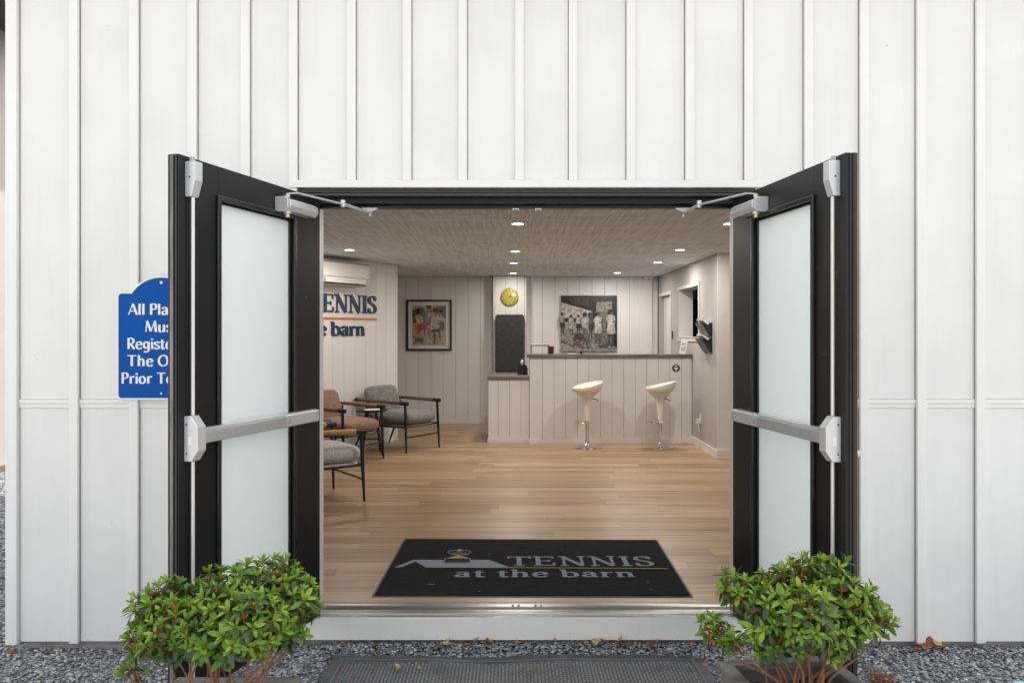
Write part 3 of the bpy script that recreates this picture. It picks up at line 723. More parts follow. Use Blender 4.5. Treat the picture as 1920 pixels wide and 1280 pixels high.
# back wall
bw = structure('wall')
bx('backing', DARK_GAP, bw, (-2.46, 2.50, 8.731, 8.80, -.01, H-.002))
x0b = (761-960)/F*12.72-8*.1975
plank_wall(bw, (x0b, 8.73), (2.318, 8.73), .085, H-.004, .1975)
bx('baseboard', INT_TRIM, bw, (-2.40, -.30, 8.708, 8.7285, .0, .083), .003)
bx('corner_trim', INT_TRIM, bw, (2.02, 2.225, 8.69, 8.716, .0, H-.03), .003)
# shallow pier behind the clock
pi = structure('wall_pier')
px0, px1 = (925-960)/F*12.48, (987-960)/F*12.48
bx('pier_core', DARK_GAP, pi, (px0+.004, px1-.004, 8.492, 8.715, .0, H-.003))
plank_wall(pi, (px0+.028, 8.492), (px1-.028, 8.492), .001, H-.004, .178, first=.165)
bx('edge_trim', INT_TRIM, pi, (px0, px0+.026, 8.474, 8.714, .001, H-.003), .002); bx('edge_trim', INT_TRIM, pi, (px1-.026, px1, 8.474, 8.714, .001, H-.003), .002)
# angled wall with the lettering
AW0, AW1 = Vector((-2.455, 5.072)), Vector((-1.520, 6.604))
ad = (AW1-AW0).normalized(); an = Vector((ad.y, -ad.x))
aw = structure('wall')
c = [AW0, AW1-ad*.012, AW1-ad*.012-an*.12, AW0-an*.12]
mb = MB(); mb.prism([tuple(p - an*.0125) for p in c], 0, H-.002); mb.build('backing', DARK_GAP, aw)
q0, q1 = AW0-an*.0123, AW1-an*.0123
LW = (AW1-AW0).length
plank_wall(aw, tuple(q0), tuple(q1-ad*.035), .10, H-.004, .1945, first=LW-.035-.1945*int((LW-.035)/.1945))
mb = MB(); M_ = [q1-ad*.034, q1, q1-an*.13, q1-an*.13-ad*.034]; M_ = [q1-ad*.034+an*.016, q1+an*.016, q1-an*.13, q1-an*.13-ad*.034]
mb.prism([tuple(p) for p in M_], .001, H-.003); mb.build('edge_trim', INT_TRIM, aw, bevel=.003)
mb = MB(); mb.prism([tuple(p) for p in (q0+an*.012, q1-ad*.036+an*.012, q1-ad*.036-an*.003, q0-an*.003)], .0, .098); mb.build('baseboard', INT_TRIM, aw, bevel=.003)
# left room wall
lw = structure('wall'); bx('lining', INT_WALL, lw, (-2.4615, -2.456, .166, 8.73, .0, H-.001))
# right wall with doorway and pass-through
RX = 2.33; T_ = .187
rw = structure('wall')
WY0, WY1, WZ0, WZ1 = 5.97, 7.19, 1.365, 2.02
DY0, DY1, DZ = 7.76, 8.62, 2.0
mb = MB()
mb.box(RX, RX+T_, 5.08, WY0, 0, H-.001); mb.box(RX, RX+T_, WY0, WY1, 0, WZ0); mb.box(RX, RX+T_, WY0, WY1, WZ1, H-.001)
mb.box(RX, RX+T_, WY1, DY0, 0, H-.001); mb.box(RX, RX+T_, DY0, DY1, DZ, H-.001); mb.box(RX, RX+T_, DY1, 8.73, 0, H-.001)
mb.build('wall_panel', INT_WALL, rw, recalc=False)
for b in ((RX-.012,RX-.0005,WY0-.045,WY0-.0,WZ0-.045,WZ1+.045),(RX-.012,RX-.0005,WY0,WY1+.03,WZ0-.045,WZ0-.004),(RX-.012,RX-.0005,WY0,WY1+.03,WZ1+.004,WZ1+.045)):
    bx('window_trim', INT_TRIM, rw, b, .002)
bx('window_reveal', INT_TRIM, rw, (RX+.001, RX+T_+.01, WY1-.008, WY1-.0005, WZ0+.001, WZ1-.001))
bx('window_reveal', INT_TRIM, rw, (RX-.02, RX+T_+.01, WY0, WY1-.009, WZ0+.0005, WZ0+.012))
bx('door_trim', INT_TRIM, rw, (RX-.012, RX-.0005, DY0-.06, DY0, 0, DZ+.05), .002); bx('door_trim', INT_TRIM, rw, (RX-.012, RX-.0005, DY0+.001, DY1+.04, DZ+.001, DZ+.05), .002)
bx('baseboard', INT_TRIM, rw, (RX-.016, RX-.0005, 5.079, 6.39, 0, .10), .003)
fw_ = structure('wall')
bx('wall_panel', INT_TRIM, fw_, (RX+.001, 3.40, 5.062, 5.078, .0, H-.002)); bx('baseboard', INT_TRIM, fw_, (RX-.017, 3.38, 5.045, 5.0615, .0, .105), .003)
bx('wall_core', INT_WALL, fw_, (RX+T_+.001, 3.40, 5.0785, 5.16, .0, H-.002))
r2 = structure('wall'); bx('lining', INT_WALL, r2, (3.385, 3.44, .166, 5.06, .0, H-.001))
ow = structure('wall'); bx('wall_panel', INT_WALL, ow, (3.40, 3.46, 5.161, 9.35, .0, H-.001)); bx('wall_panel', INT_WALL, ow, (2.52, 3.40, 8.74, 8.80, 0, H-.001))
bx('floor_sheet', FLOORM, ow, (2.335, 3.39, 5.09, 8.73, -.012, -.002)); bx('floor_sheet', FLOORM, ow, (-.36, 2.334, 6.90, 8.73, -.0125, -.003))
dp = thing('dark_picture', 'tall dark picture seen through the pass-through opening', 'picture', (2.62, 8.70, 0))
bx('frame', PLASTIC_B, dp, (-.02, .72, .0, .03, 1.20, 2.05-.08), .004)
for i in range(7): 
    bx('canvas', simple('dim_canvas', (.04+.14*rnd.random(), .04+.10*rnd.random(), .04+.05*rnd.random()), .6), dp, (.01+.1*i, .105+.1*i, -.004, -.0005, 1.24+.05*rnd.random(), 1.92-.1*rnd.random()))
idr = thing('interior_door', 'cream interior door standing in the doorway behind the counter', 'door', (RX+.06, DY0+.01, 0))
bx('door_leaf', INT_TRIM, idr, (0, .04, .0, DY1-DY0-.02, .005, DZ-.01), .002)

# ------------------------------------------------------------------ ceiling lights
LENS = emit('lit_lens', (1.0, .86, .68), 6.0)
L_lab = [((971,414,6.66),'recessed light nearest the door header on the centre line of the ceiling'),
 ((966,467,8.86),'recessed light second from the door along the ceiling centre line'),
 ((963,490,10.3),'recessed light third from the door along the ceiling centre line'),
 ((962,509,12.0),'recessed light just in front of the clock, farthest along the centre line'),
 ((655,464,8.7),'recessed light above the wall air conditioner'),
 ((1275,464,8.7),'recessed light at the ceiling side across from the air conditioner'),
 ((1233,488,10.2),'recessed light between the bar counter and the pass-through opening'),
 ((1158,508,11.9),'recessed light in front of the black and white photo'),
 ((1368,414,6.66),'recessed light half hidden by the white door lining')]
for (px, py, d), lab in L_lab:
    x = (px-960)*d/F; yv = d-CAMD
    t = thing('recessed_light', lab, 'ceiling light', (x, yv, H), 0, 'recessed lights in the grey ceiling')
    mb = MB(); n = 24; ro, ri = .066, .050
    mb.lathe([(ri,-.0005),(ro,-.0005),(ro,-.006),(ri,-.008)], n); 
    m2 = MB()
    vs = []; 
    for r_, z_ in ((ri,-.0007),(ro,-.0007),(ro,-.005),(ri,-.008)):
        vs += [(r_*math.cos(2*math.pi*j/n), r_*math.sin(2*math.pi*j/n), z_) for j in range(n)]
    m2.add(vs, [(i*n+j, i*n+(j+1)%n, ((i+1)%4)*n+(j+1)%n, ((i+1)%4)*n+j) for i in range(4) for j in range(n)])
    m2.build('trim_ring', PLASTIC_W, t, smooth=30)
    m3 = MB(); m3.lathe([(ri-.001,-.001),(ri-.001,-.004)], n); m3.build('lens', LENS, t)
    ld = bpy.data.lights.new('recessed_lamp', 'AREA'); ld.shape = 'DISK'; ld.size = .086; ld.energy = LAMP_W*(.45 if d > 11.95 else 1.06); ld.color = (1.0, .935, .86)
    lo = bpy.data.objects.new('recessed_lamp', ld); C.objects.link(lo); lo.location = (x, yv, H-.010)

# ------------------------------------------------------------------ wall lettering on the angled wall
ws = thing('wall_lettering', 'raised navy TENNIS at the barn lettering with orange rule on plank wall', 'sign')
def wall_u(px):   # distance along the angled wall for a picture column
    r_ = (px-960)/F
    a = AW0; k = (a.x - r_*(a.y+CAMD))/(r_*ad.y - ad.x)
    return k
def wall_z(u, py): return CAMZ+(628-py)*(AW0.y+ad.y*u+CAMD)/F
AM = plane_matrix((AW0.x, AW0.y, 0), (ad.x, ad.y, 0), (0,0,1))
def raised(s, uR, z0, cap, sx, k, t, sp_):
    wtot = text_width(s, sp_)*sx; ox = uR-wtot
    for ch in s:
        if ch != ' ':
            mb = MB(); glyph(mb, ch, ox, z0, sx, cap, k, t, AM, .001, .014, True); mb.build('letter', NAVY, ws)
        ox += (GL[ch][0]+sp_)*sx
u704 = wall_u(705); uE = wall_u(604)
zb = wall_z(u704, 587.5); zt = wall_z(u704, 556)
sxT = (u704-uE)/(text_width('ENNIS', .0)-.02)
raised('TENNIS', u704+.02*sxT, zb, zt-zb, sxT, .21, .075, .0)
u683 = wall_u(683); ub = wall_u(620)
zb2 = wall_z(u683, 628.5); zt2 = wall_z(ub, 603)
sxb = (u683-ub)/(text_width('barn', .0)-.05)
raised('at the barn', u683+.03*sxb, zb2, zt2-zb2, sxb, .21, .09, .0)
mb = MB(); mb.M = AM; zo = wall_z(wall_u(706), 598.5); mb.box(.02, wall_u(706), zo-.012, zo+.012, .001, .010); mb.build('orange_rule', ORANGE, ws, recalc=True)

# ------------------------------------------------------------------ wall air conditioner
ac = thing('air_conditioner', 'white split air conditioner high on the plank wall', 'air conditioner')
uR = wall_u(681)-.10; zt_, zb_ = 2.275, 1.985
mb = MB(); mb.M = AM
prof = [(zb_+.03,.002),(zb_,.05),(zb_+.015,.16),(zb_+.10,.205),(zt_-.03,.205),(zt_,.17),(zt_,.002)]
mb.add([(uR-.82, z, n_) for z, n_ in prof]+[(uR, z, n_) for z, n_ in prof], [tuple(range(7)), tuple(range(7,14))[::-1]]+[(i,(i+1)%7,7+(i+1)%7,7+i) for i in range(7)])
mb.build('casing', PLASTIC_W, ac, bevel=.006)
def acbox(name, mat, b, bevel=None):
    mb = MB(); mb.M = AM; u0,u1,z0,z1,n0,n1 = b; mb.box(u0,u1,z0,z1,n0,n1); mb.build(name, mat, ac, bevel=bevel)
acbox('seam', DARK_GAP, (uR-.815, uR-.005, zb_+.098, zb_+.102, .2, .2065))
acbox('air_flap', PLASTIC_W, (uR-.76, uR-.08, zb_+.030, zb_+.095, .19, .2095), .004)
acbox('flap_gap', DARK_GAP, (uR-.78, uR-.06, zb_+.016, zb_+.024, .15, .1745))
acbox('indicator', DARK_GAP, (uR-.06, uR-.035, zb_+.135, zb_+.142, .2, .2062))
acbox('intake_slot', DARK_GAP, (uR-.80, uR-.02, zt_-.022, zt_-.018, .15, .2))

# ------------------------------------------------------------------ pictures (generic flat prints)
def E2(cx, cy, rx, ry, n=14): return [(cx+rx*math.cos(2*math.pi*i/n), cy+ry*math.sin(2*math.pi*i/n)) for i in range(n)]
def print_mesh(name, parent, mat, w, h, shapes, y0=-.0):
    """shapes: (colour, outline in 0..1 units, y down) laid as thin sheets one above the other"""
    mb = MB()
    for i, (c, pts) in enumerate(shapes):
        mb.col = c; mb.flat([((p[0]-.5)*w, y0-.0002*(i+1), (.5-p[1])*h) for p in pts])
    o = mb.build(name, mat, parent, recalc=False)
    # normals towards the viewer (-y)
    me = o.data; bm = bmesh.new(); bm.from_mesh(me)
    for f in bm.faces:
        f.normal_update()
        if f.normal.y > 0: f.normal_flip()
    bm.to_mesh(me); bm.free()
    return o
d_ = 12.70; cc = P((762+847)/2, (562+657)/2, d_)
fp = thing('framed_print', 'black framed colour print of seated figures on the back wall', 'picture', (cc.x, 8.713, cc.z))
w, h = 85*d_/F, 95.5*d_/F
mb = MB()
for b in ((-w/2,-w/2+.030,-h/2,h/2),(w/2-.030,w/2,-h/2,h/2),(-w/2+.0303,w/2-.0303,-h/2,-h/2+.030),(-w/2+.0303,w/2-.0303,h/2-.030,h/2)): mb.box(b[0],b[1],-.028,-.0,b[2],b[3])
mb.build('frame', PLASTIC_B, fp, bevel=.002, recalc=False)
bx('mount', PAPER, fp, (-w/2+.021, w/2-.021, -.010, -.004, -h/2+.021, h/2-.021))
sk, hr = (.45,.25,.16), (.03,.02,.02)
shp = [((.50,.40,.26),[(0,0),(1,0),(1,1),(0,1)]), ((.10,.14,.09),[(0,.12),(.3,.05),(.42,.2),(.4,.45),(0,.48)]), ((.12,.13,.12),[(.72,.03),(1,.03),(1,.34),(.8,.3)]),
 ((.56,.36,.16),[(0,.44),(.14,.46),(.2,.75),(0,.82)]),
 ((.20,.24,.20),[(.42,.14),(.58,.14),(.60,.32),(.56,.5),(.38,.5),(.36,.3)]), ((.56,.50,.40),[(.46,.2),(.56,.16),(.56,.3),(.46,.32)]), (sk,E2(.50,.10,.065,.08)), (hr,E2(.49,.05,.07,.05)),
 ((.55,.46,.34),[(.82,.22),(.95,.3),(.96,.42),(.82,.4)]), ((.16,.13,.12),[(.82,.4),(.96,.42),(.94,.64),(.80,.62)]), (sk,E2(.86,.18,.05,.06)), (hr,E2(.86,.15,.06,.05)),
 ((.58,.44,.28),[(.10,.26),(.24,.22),(.34,.30),(.32,.46),(.12,.48)]), (sk,E2(.20,.18,.06,.07)), (hr,E2(.17,.15,.07,.08)), ((.48,.10,.03),[(.14,.47),(.36,.45),(.44,.58),(.26,.66),(.22,.76),(.12,.78),(.18,.6)]), (sk,[(.22,.64),(.30,.62),(.2,.76),(.12,.78)]),
 ((.20,.19,.18),[(.36,.40),(.52,.38),(.54,.52),(.40,.56)]),
 ((.62,.52,.38),[(.56,.28),(.70,.24),(.82,.32),(.80,.50),(.72,.64),(.54,.58)]), (sk,E2(.70,.19,.06,.08)), (hr,E2(.69,.13,.08,.07)), ((.60,.46,.32),[(.44,.52),(.62,.48),(.76,.54),(.66,.66),(.48,.62)]), ((.46,.24,.12),[(.42,.56),(.54,.58),(.56,.84),(.48,.86)]), ((.56,.44,.34),[(.46,.86),(.56,.84),(.56,.98),(.48,.99)]),
 ((.05,.03,.02),[(.56,.62),(.82,.58),(.84,.63),(.58,.68)]), ((.05,.03,.02),[(.63,.66),(.67,.66),(.67,.95),(.65,.95)]), ((.05,.03,.02),[(.77,.63),(.81,.63),(.84,.86),(.82,.86)]), ((.30,.15,.06),[(.68,.66),(.71,.66),(.71,.97),(.69,.97)]),
 ((.05,.04,.03),[(.34,.5),(.37,.5),(.40,.74),(.37,.74)]), ((.22,.22,.19),[(.10,.80),(.36,.80),(.36,.94),(.08,.94)]), ((.15,.16,.14),[(.14,.83),(.33,.83),(.33,.90),(.14,.90)])]
print_mesh('print', fp, PRINT, 63*d_/F, 75*d_/F, shp, -.0102)
bx('glazing', GLASSCLEAR, fp, (-w/2+.021, w/2-.021, -.023, -.020, -h/2+.021, h/2-.021))

cc = P((1052+1157)/2, (554+659)/2, 12.68)
cv = thing('photo_canvas', 'square black and white photo canvas of tennis players above the counter', 'picture', (cc.x, 8.712, cc.z))
w = h = 105*12.68/F
bx('canvas_block', simple('canvas_edge', (.05,.05,.05), .7), cv, (-w/2, w/2, -.030, -.0, -h/2, h/2), .002)
def g_(v, t=.0): v = v*.72; return (v*1.06, v, v*.90)
def fig(x, y, s, top, bot, skn=.10, hat=None, lean=0.0, face=1):
    """a small standing figure: head and hair, shirt with a fold, skirt or shorts, bent arm, legs and shoes"""
    q = lambda a, b: (x+a*face*s+lean*(1-b), y+b*s)
    el = lambda a, b, rx, ry: [q(a+rx*math.cos(t), b+ry*math.sin(t)) for t in np.linspace(0, 6.28, 12, endpoint=False)]
    out = [(g_(skn*1.3), el(.012,.075,.05,.065)), (g_(.02), el(-.012,.045,.058,.045)), (g_(.02), el(-.04,.08,.03,.05)), (g_(skn),[q(-.02,.11),q(.03,.11),q(.03,.17),q(-.02,.17)]),
      (g_(skn),[q(-.075,.55),q(-.005,.55),q(-.02,.75),q(-.03,.95),q(-.065,.95),q(-.07,.75)]),(g_(skn*.8),[q(.01,.55),q(.075,.55),q(.07,.74),q(.075,.95),q(.035,.95),q(.02,.75)]),
      (g_(bot),[q(-.085,.38),q(.085,.38),q(.105,.5),q(.115,.62),q(.02,.645),q(-.11,.62),q(-.10,.5)]),(g_(bot*.7),[q(.02,.42),q(.085,.40),q(.115,.62),q(.05,.64)]),
      (g_(top),[q(-.115,.2),q(-.07,.155),q(-.02,.145),q(.03,.145),q(.08,.16),q(.115,.2),q(.10,.3),q(.095,.42),q(-.095,.42),q(-.10,.3)]),(g_(top*.68),[q(.03,.17),q(.09,.18),q(.095,.41),q(.05,.42)]),
      (g_(top*.85),[q(-.115,.2),q(-.085,.18),q(-.095,.31),q(-.135,.31)]),(g_(skn),[q(-.13,.30),q(-.10,.30),q(-.085,.46),q(-.11,.46)]),
      (g_(skn),[q(.10,.2),q(.13,.24),q(.13,.34),q(.02,.335),q(.02,.31),q(.10,.305)]), (g_(.42),[q(-.08,.945),q(-.02,.945),q(.015,.99),q(-.08,.99)]), (g_(.36),[q(.03,.945),q(.08,.945),q(.115,.985),q(.03,.985)])]
    if hat: out += [(g_(hat),[q(-.09,.03),q(-.05,-.03),q(.0,-.045),q(.05,-.03),q(.07,.02)]),(g_(hat*.8),[q(-.10,.03),q(.11,.045),q(.10,.06),q(-.10,.05)])]
    return out
shp = [(g_(.30),[(0,0),(1,0),(1,1),(0,1)]), (g_(.52),[(0,.12),(.54,.28),(.54,.42),(0,.42)]), (g_(.045),[(0,.40),(.52,.40),(.52,.47),(0,.47)]), (g_(.46),[(0,.47),(.52,.48),(.5,.52),(0,.51)]), (g_(.36),[(0,.5),(.56,.5),(.56,.8),(0,.76)]),
 (g_(.025),[(0,0),(1,0),(1,.30),(.56,.28),(0,.12)]), (g_(.06),[(.10,.02),(.5,.03),(.5,.2),(.2,.14)]), (g_(.02),[(.56,.1),(1,.1),(1,.92),(.84,.92),(.56,.5)]), (g_(.28),[(.63,.12),(.91,.10),(.91,.5),(.63,.5)]), (g_(.20),[(.63,.28),(.91,.28),(.91,.86),(.70,.84)]),
 (g_(.38),[(0,.84),(.45,.78),(.86,.94),(1,.96),(1,1),(0,1)]), (g_(.10),[(.66,.86),(.92,.86),(.88,.94),(.68,.94)]), (g_(.08),[(0,.80),(.22,.90),(.2,.91),(0,.83)])]
shp += fig(.18,.34,.40,.55,.50) + fig(.31,.34,.38,.55,.03) + fig(.02,.3,.42,.4,.05)
shp += fig(.52,.30,.50,.10,.06) + fig(.43,.30,.62,.58,.50,.14) + fig(.66,.28,.62,.62,.60,.12,.25) + fig(.89,.24,.70,.60,.58,.10)
shp += [((.05,.045,.04),[(.25,.68),(.36,.66),(.40,.76),(.22,.77)]), ((.12,.05,.03),[(.20,.78),(.23,.77),(.42,.93),(.39,.94)]), ((.12,.05,.03),[(.36,.77),(.39,.78),(.22,.91),(.19,.90)]), (g_(.17),[(.37,.54),(.46,.60),(.53,.92),(.49,.93),(.41,.74)])]
print_mesh('photo', cv, GPRINT, w-.004, h-.004, shp, -.0303)

# ------------------------------------------------------------------ clock, felt panel
cc = P(955.5, 556, 12.47); ck = thing('wall_clock', 'round yellow wall clock above the dark panel', 'clock', (cc.x, 8.4785, cc.z))
rr = 16.3*12.47/F
mb = MB(); mb.M = Matrix.Rotation(R(90),4,'X'); mb.lathe([(rr,0),(rr,.030),(rr*.95,.036),(rr*.93,.030)], 36); mb.build('case', YELLOW, ck, smooth=40)
mb = MB(); mb.M = Matrix.Rotation(R(90),4,'X'); mb.lathe([(rr*.93,.028),(rr*.93,.0305)], 36); mb.build('face', YELLOW, ck, smooth=40)
mb = MB()
for i in range(12):
    a = R(30*i); x, z = rr*.78*math.sin(a), rr*.78*math.cos(a); s_ = .008; mb.box(x-s_, x+s_, -.0316, -.0309, z-s_, z+s_)
mb.build('hour_mark', PLASTIC_B, ck, recalc=False)
def hand(name, ang, l, wd, mat, y0):
    mb = MB(); a = R(ang); dx, dz = math.sin(a), math.cos(a)
    mb.prism([(-dx*.02-dz*wd, -dz*.02+dx*wd),(-dx*.02+dz*wd, -dz*.02-dx*wd),(dx*l+dz*wd*.6, dz*l-dx*wd*.6),(dx*l-dz*wd*.6, dz*l+dx*wd*.6)], y0-.001, y0, 'y'); mb.build(name, mat, ck)
hand('hour_hand', 40, .062, .005, PLASTIC_B, -.033); hand('minute_hand', 112, .09, .004, PLASTIC_B, -.0345); hand('second_hand', -22, .10, .002, simple('pink_hand', (.6,.35,.3), .5), -.036)
pa = thing('felt_panel', 'tall charcoal felt board with clipped corners standing behind the low counter', 'board', ((956-960)/F*12.40, 8.40, 0))
hw, zt1, zb1 = 27*12.40/F, CAMZ+(628-589.5)*12.40/F, CAMZ+(628-700.5)*12.40/F-.06
mb = MB(); mb.prism([(-hw,zb1),(hw,zb1),(hw,zt1-.03),(hw-.03,zt1),(-hw+.03,zt1),(-hw,zt1-.03)], 0, .045, 'y'); mb.build('board', FELT, pa, bevel=.003)
bx('base_strip', PLASTIC_B, pa, (-hw+.002, hw-.002, -.006, -.0005, zb1, zb1+.11))

# ------------------------------------------------------------------ reception counter
CY = 6.34
rc = thing('bar_counter', 'tall white planked reception counter with dark wood top', 'counter')
cx0, cx1 = (993-960)/145.0, 2.326
bx('carcass', DARK_GAP, rc, (cx0+.012, cx1, CY+.013, CY+.33, .0, 1.108))
plank_wall(rc, (cx0, CY+.0125), (cx1, CY+.0125), .062, 1.106, .1496, first=.168)
bx('end_panel', INT_TRIM, rc, (cx0-.001, cx0+.0115, CY+.0135, CY+.33, .0, 1.107))
bx('baseboard', INT_TRIM, rc, (cx0-.008, cx1, CY-.012, CY-.0002, .0, .060), .003)
bx('countertop', COUNTER_TOP, rc, (cx0-.035, cx1+.001, CY-.035, CY+.36, 1.110, 1.152), .004)
lc = thing('low_counter', 'short white planked side counter with grey wood top below the felt board', 'counter')
LY = 6.43; lx0, lx1 = (915.5-960)/144.0, cx0-.004
bx('carcass', DARK_GAP, lc, (lx0+.012, lx1, LY+.013, LY+.95, .0, .818))
plank_wall(lc, (lx0, LY+.0125), (lx1, LY+.0125), .067, .816, .1496, first=.128)
bx('end_panel', INT_TRIM, lc, (lx0-.001, lx0+.0115, LY+.0135, LY+.95, .0, .817))
bx('baseboard', INT_TRIM, lc, (lx0-.010, lx1, LY-.012, LY-.0002, .0, .065), .003)
bx('countertop', COUNTER_TOP, lc, (lx0-.012, lx1-.001+.0, LY-.02, LY+.99, .820, .868), .004)
bx('plinth', INT_TRIM, pa, (-.1, .1, .001, .04, -.0+.869-.0, zb1-.001)) if zb1 > .875 else None

# sticker
cc = P(1267.5, 690, 10.34); sk_ = thing('round_sticker', 'round dark brown sticker with white heart emblem on the counter front', 'sticker', (cc.x, CY-.0005, cc.z))
mb = MB(); mb.M = Matrix.Rotation(R(90),4,'X'); mb.lathe([(.050,.0),(.050,.0015)], 28); mb.build('disc', simple('maroon_vinyl', (.045,.022,.018), .4), sk_)
mb = MB(); hp = [(0,-.030),(-.022,-.006),(-.022,.008),(-.012,.014),(0,.006),(.012,.014),(.022,.008),(.022,-.006)]
mb.prism([(x, z) for x, z in hp], -.0024, -.0017, 'y'); mb.box(-.018,.018,-.0024,-.0017,.022,.034); mb.box(-.012,.012,-.0024,-.0017,-.042,-.036); mb.build('emblem', PAPER, sk_)
mb = MB(); mb.prism([(.004,-.010),(-.006,-.004),(.0,-.002),(-.004,.006),(.007,.001),(.001,-.002)], -.0031, -.0026, 'y'); mb.build('bolt_mark', simple('maroon_ink', (.045,.022,.018), .4), sk_)

# things on the counters
cb = thing('tissue_holder', 'black round tissue holder with a white tissue peak on the low counter', 'tissue holder', (P(979,700,10.75).x, 6.75, .868))
mb = MB(); mb.lathe([(.060,.0015),(.064,.006),(.064,.135),(.058,.142),(.012,.143)], 24); mb.build('case', PLASTIC_B, cb, smooth=35)
mb = MB(); mb.lathe([(.012,.140),(.020,.155),(.022,.17),(.014,.19),(.004,.208)], 10); mb.build('tissue', PAPER, cb, smooth=60)
mb = MB(); mb.lathe([(.0655,.004),(.0665,.009)], 24); mb.build('base_ring', COPPER, cb, smooth=35)
cb2 = thing('black_box', 'small black box beside the tissue holder on the low counter', 'box', (cx0-.06, 6.80, .868)); mb = MB(); mb.box(-.05,.045,-.05,.05,.001,.09); mb.build('box_body', PLASTIC_B, cb2, bevel=.004); bx('box_lid', BLACKMET, cb2, (-.051,.046,-.051,.051,.0905,.102), .003)
rk = thing('desk_riser', 'low copper coloured desk riser holding white paper on the counter', 'desk riser', (P(1012,660,10.5).x, 6.52, 1.152))
hw_ = .118
mb = MB(); mb.box(-hw_, hw_, -.07, .07, .105, .122); mb.build('shelf', COPPER, rk, bevel=.003)
for sx_ in (-1, 1):
    for sy_ in (-1, 1): bx('leg', COPPER, rk, (sx_*(hw_-.006)-.006, sx_*(hw_-.006)+.006, sy_*.062-.005, sy_*.062+.005, .0005, .1045))
bx('paper', PAPER, rk, (-hw_+.004, hw_-.01, -.065, .06, .1225, .132))
mg = thing('mug', 'dark red glass mug beside the desk riser on the counter', 'mug', (P(1033,660,10.5).x, 6.50, 1.152))
mb = MB(); mb.lathe([(.028,.001),(.038,.01),(.040,.10),(.037,.10),(.035,.02),(.004,.015)], 20); mb.build('cup', simple('dark_red_glaze', (.06,.018,.022), .15), mg, smooth=40)
mb = MB(); mb.tube([(-.005,0,.03),(-.006,0,.13)], .003, 6); mb.build('spoon', STEEL, mg)
mn = thing('menu_card', 'white leaning card with dark printing at the far counter end', 'card', (P(1279,665,10.5).x, 6.50, 1.152), R(-4))
mb = MB(); mb.M = Matrix.Rotation(R(10),4,'Y'); mb.box(-.042,.042,-.002,.002,.001,.20); mb.build('card', PAPER, mn)
mb = MB(); mb.M = Matrix.Rotation(R(10),4,'Y')
for i, (a, b) in enumerate(((-.03,.03),(-.028,.0),(.006,.03),(-.03,.022),(-.024,.028))): mb.box(a,b,-.0032,-.0024,.135-.022*i,.144-.022*i)
mb.build('print', simple('grey_ink', (.2,.19,.18), .6), mn)
sc = thing('paper_note', 'small white note lying on the counter under the photo canvas', 'paper', (P(1072,664,10.45).x, 6.45, 1.152)); mb = MB(); mb.box(-.05,.05,-.04,.04,.0008,.006); mb.build('sheet', PAPER, sc)
bp_ = thing('pen_stub', 'small black pen cup on the counter under the photo canvas', 'pen cup', (P(1090,664,10.45).x, 6.47, 1.152)); mb = MB(); mb.lathe([(.014,.001),(.016,.004),(.016,.026),(.008,.030)], 12); mb.build('cup', PLASTIC_B, bp_, smooth=40)

# right wall fittings
bh = thing('brochure_holder', 'black two pocket brochure holder on the wall beside the pass-through', 'brochure holder', (RX-.0005, 5.36, 1.40))
bx('back_plate', PLASTIC_B, bh, (-.008, -.0, -.06, .30, -.22, .15), .002)
for z in (-.20, -.02):
    mb = MB(); mb.prism([(-.085,z+.155),(-.125,z+.165),(-.03,z),(-.0085,z),(-.0085,z+.12)], -.05, .29, 'y'); mb.build('pocket', PLASTIC_B, bh, bevel=.002)
    mb = MB(); mb.prism([(-.045,z+.14),(-.115,z+.20),(-.11,z+.205),(-.03,z+.16)], -.03, .26, 'y'); mb.build('brochure', PAPER, bh)
sw = thing('light_switch', 'dark light switch on the wall beside the interior door', 'switch', (RX-.0005, 7.60, 1.40)); bx('plate', BLACKMET, sw, (-.008,0,-.04,.04,-.06,.06), .002); bx('rocker', PLASTIC_B, sw, (-.012,-.0085,-.015,.015,-.03,.03))
ou = thing('wall_outlet', 'white outlet with a plugged in adapter low beside the counter end', 'outlet', (RX-.0005, 5.87, .37)); bx('plate', PLASTIC_W, ou, (-.008,0,-.04,.04,-.06,.06), .002); bx('plug', PLASTIC_W, ou, (-.055,-.0085,-.03,.03,-.065,-.005), .004)
mb = MB(); mb.tube([(-.04,-.02,-.065),(-.035,-.05,-.12),(-.03,-.05,-.17)], .004, 6); mb.build('cable', PLASTIC_W, ou, smooth=50)
o2 = thing('wall_outlet', 'white outlet on the plank wall behind the armchairs', 'outlet'); u_ = wall_u(664)
mb = MB(); mb.M = AM; mb.box(u_-.035,u_+.035,wall_z(u_,786),wall_z(u_,778),.0015,.008); mb.build('plate', PLASTIC_W, o2, bevel=.002); mb = MB(); mb.M = AM; mb.box(u_-.014,u_+.014,wall_z(u_,784),wall_z(u_,780),.0083,.0095); mb.build('socket', PAPER, o2)
ex = thing('wall_sensor', 'small white sensor box at the top corner of the back wall', 'sensor', (P(1218,523,12.6).x, 8.655, H-.035)); bx('casing', PLASTIC_W, ex, (-.09,.06,-.03,.03,-.022,.034), .006); bx('lens', PLASTIC_B, ex, (-.02,.0,-.0325,-.0305,-.008,.004))

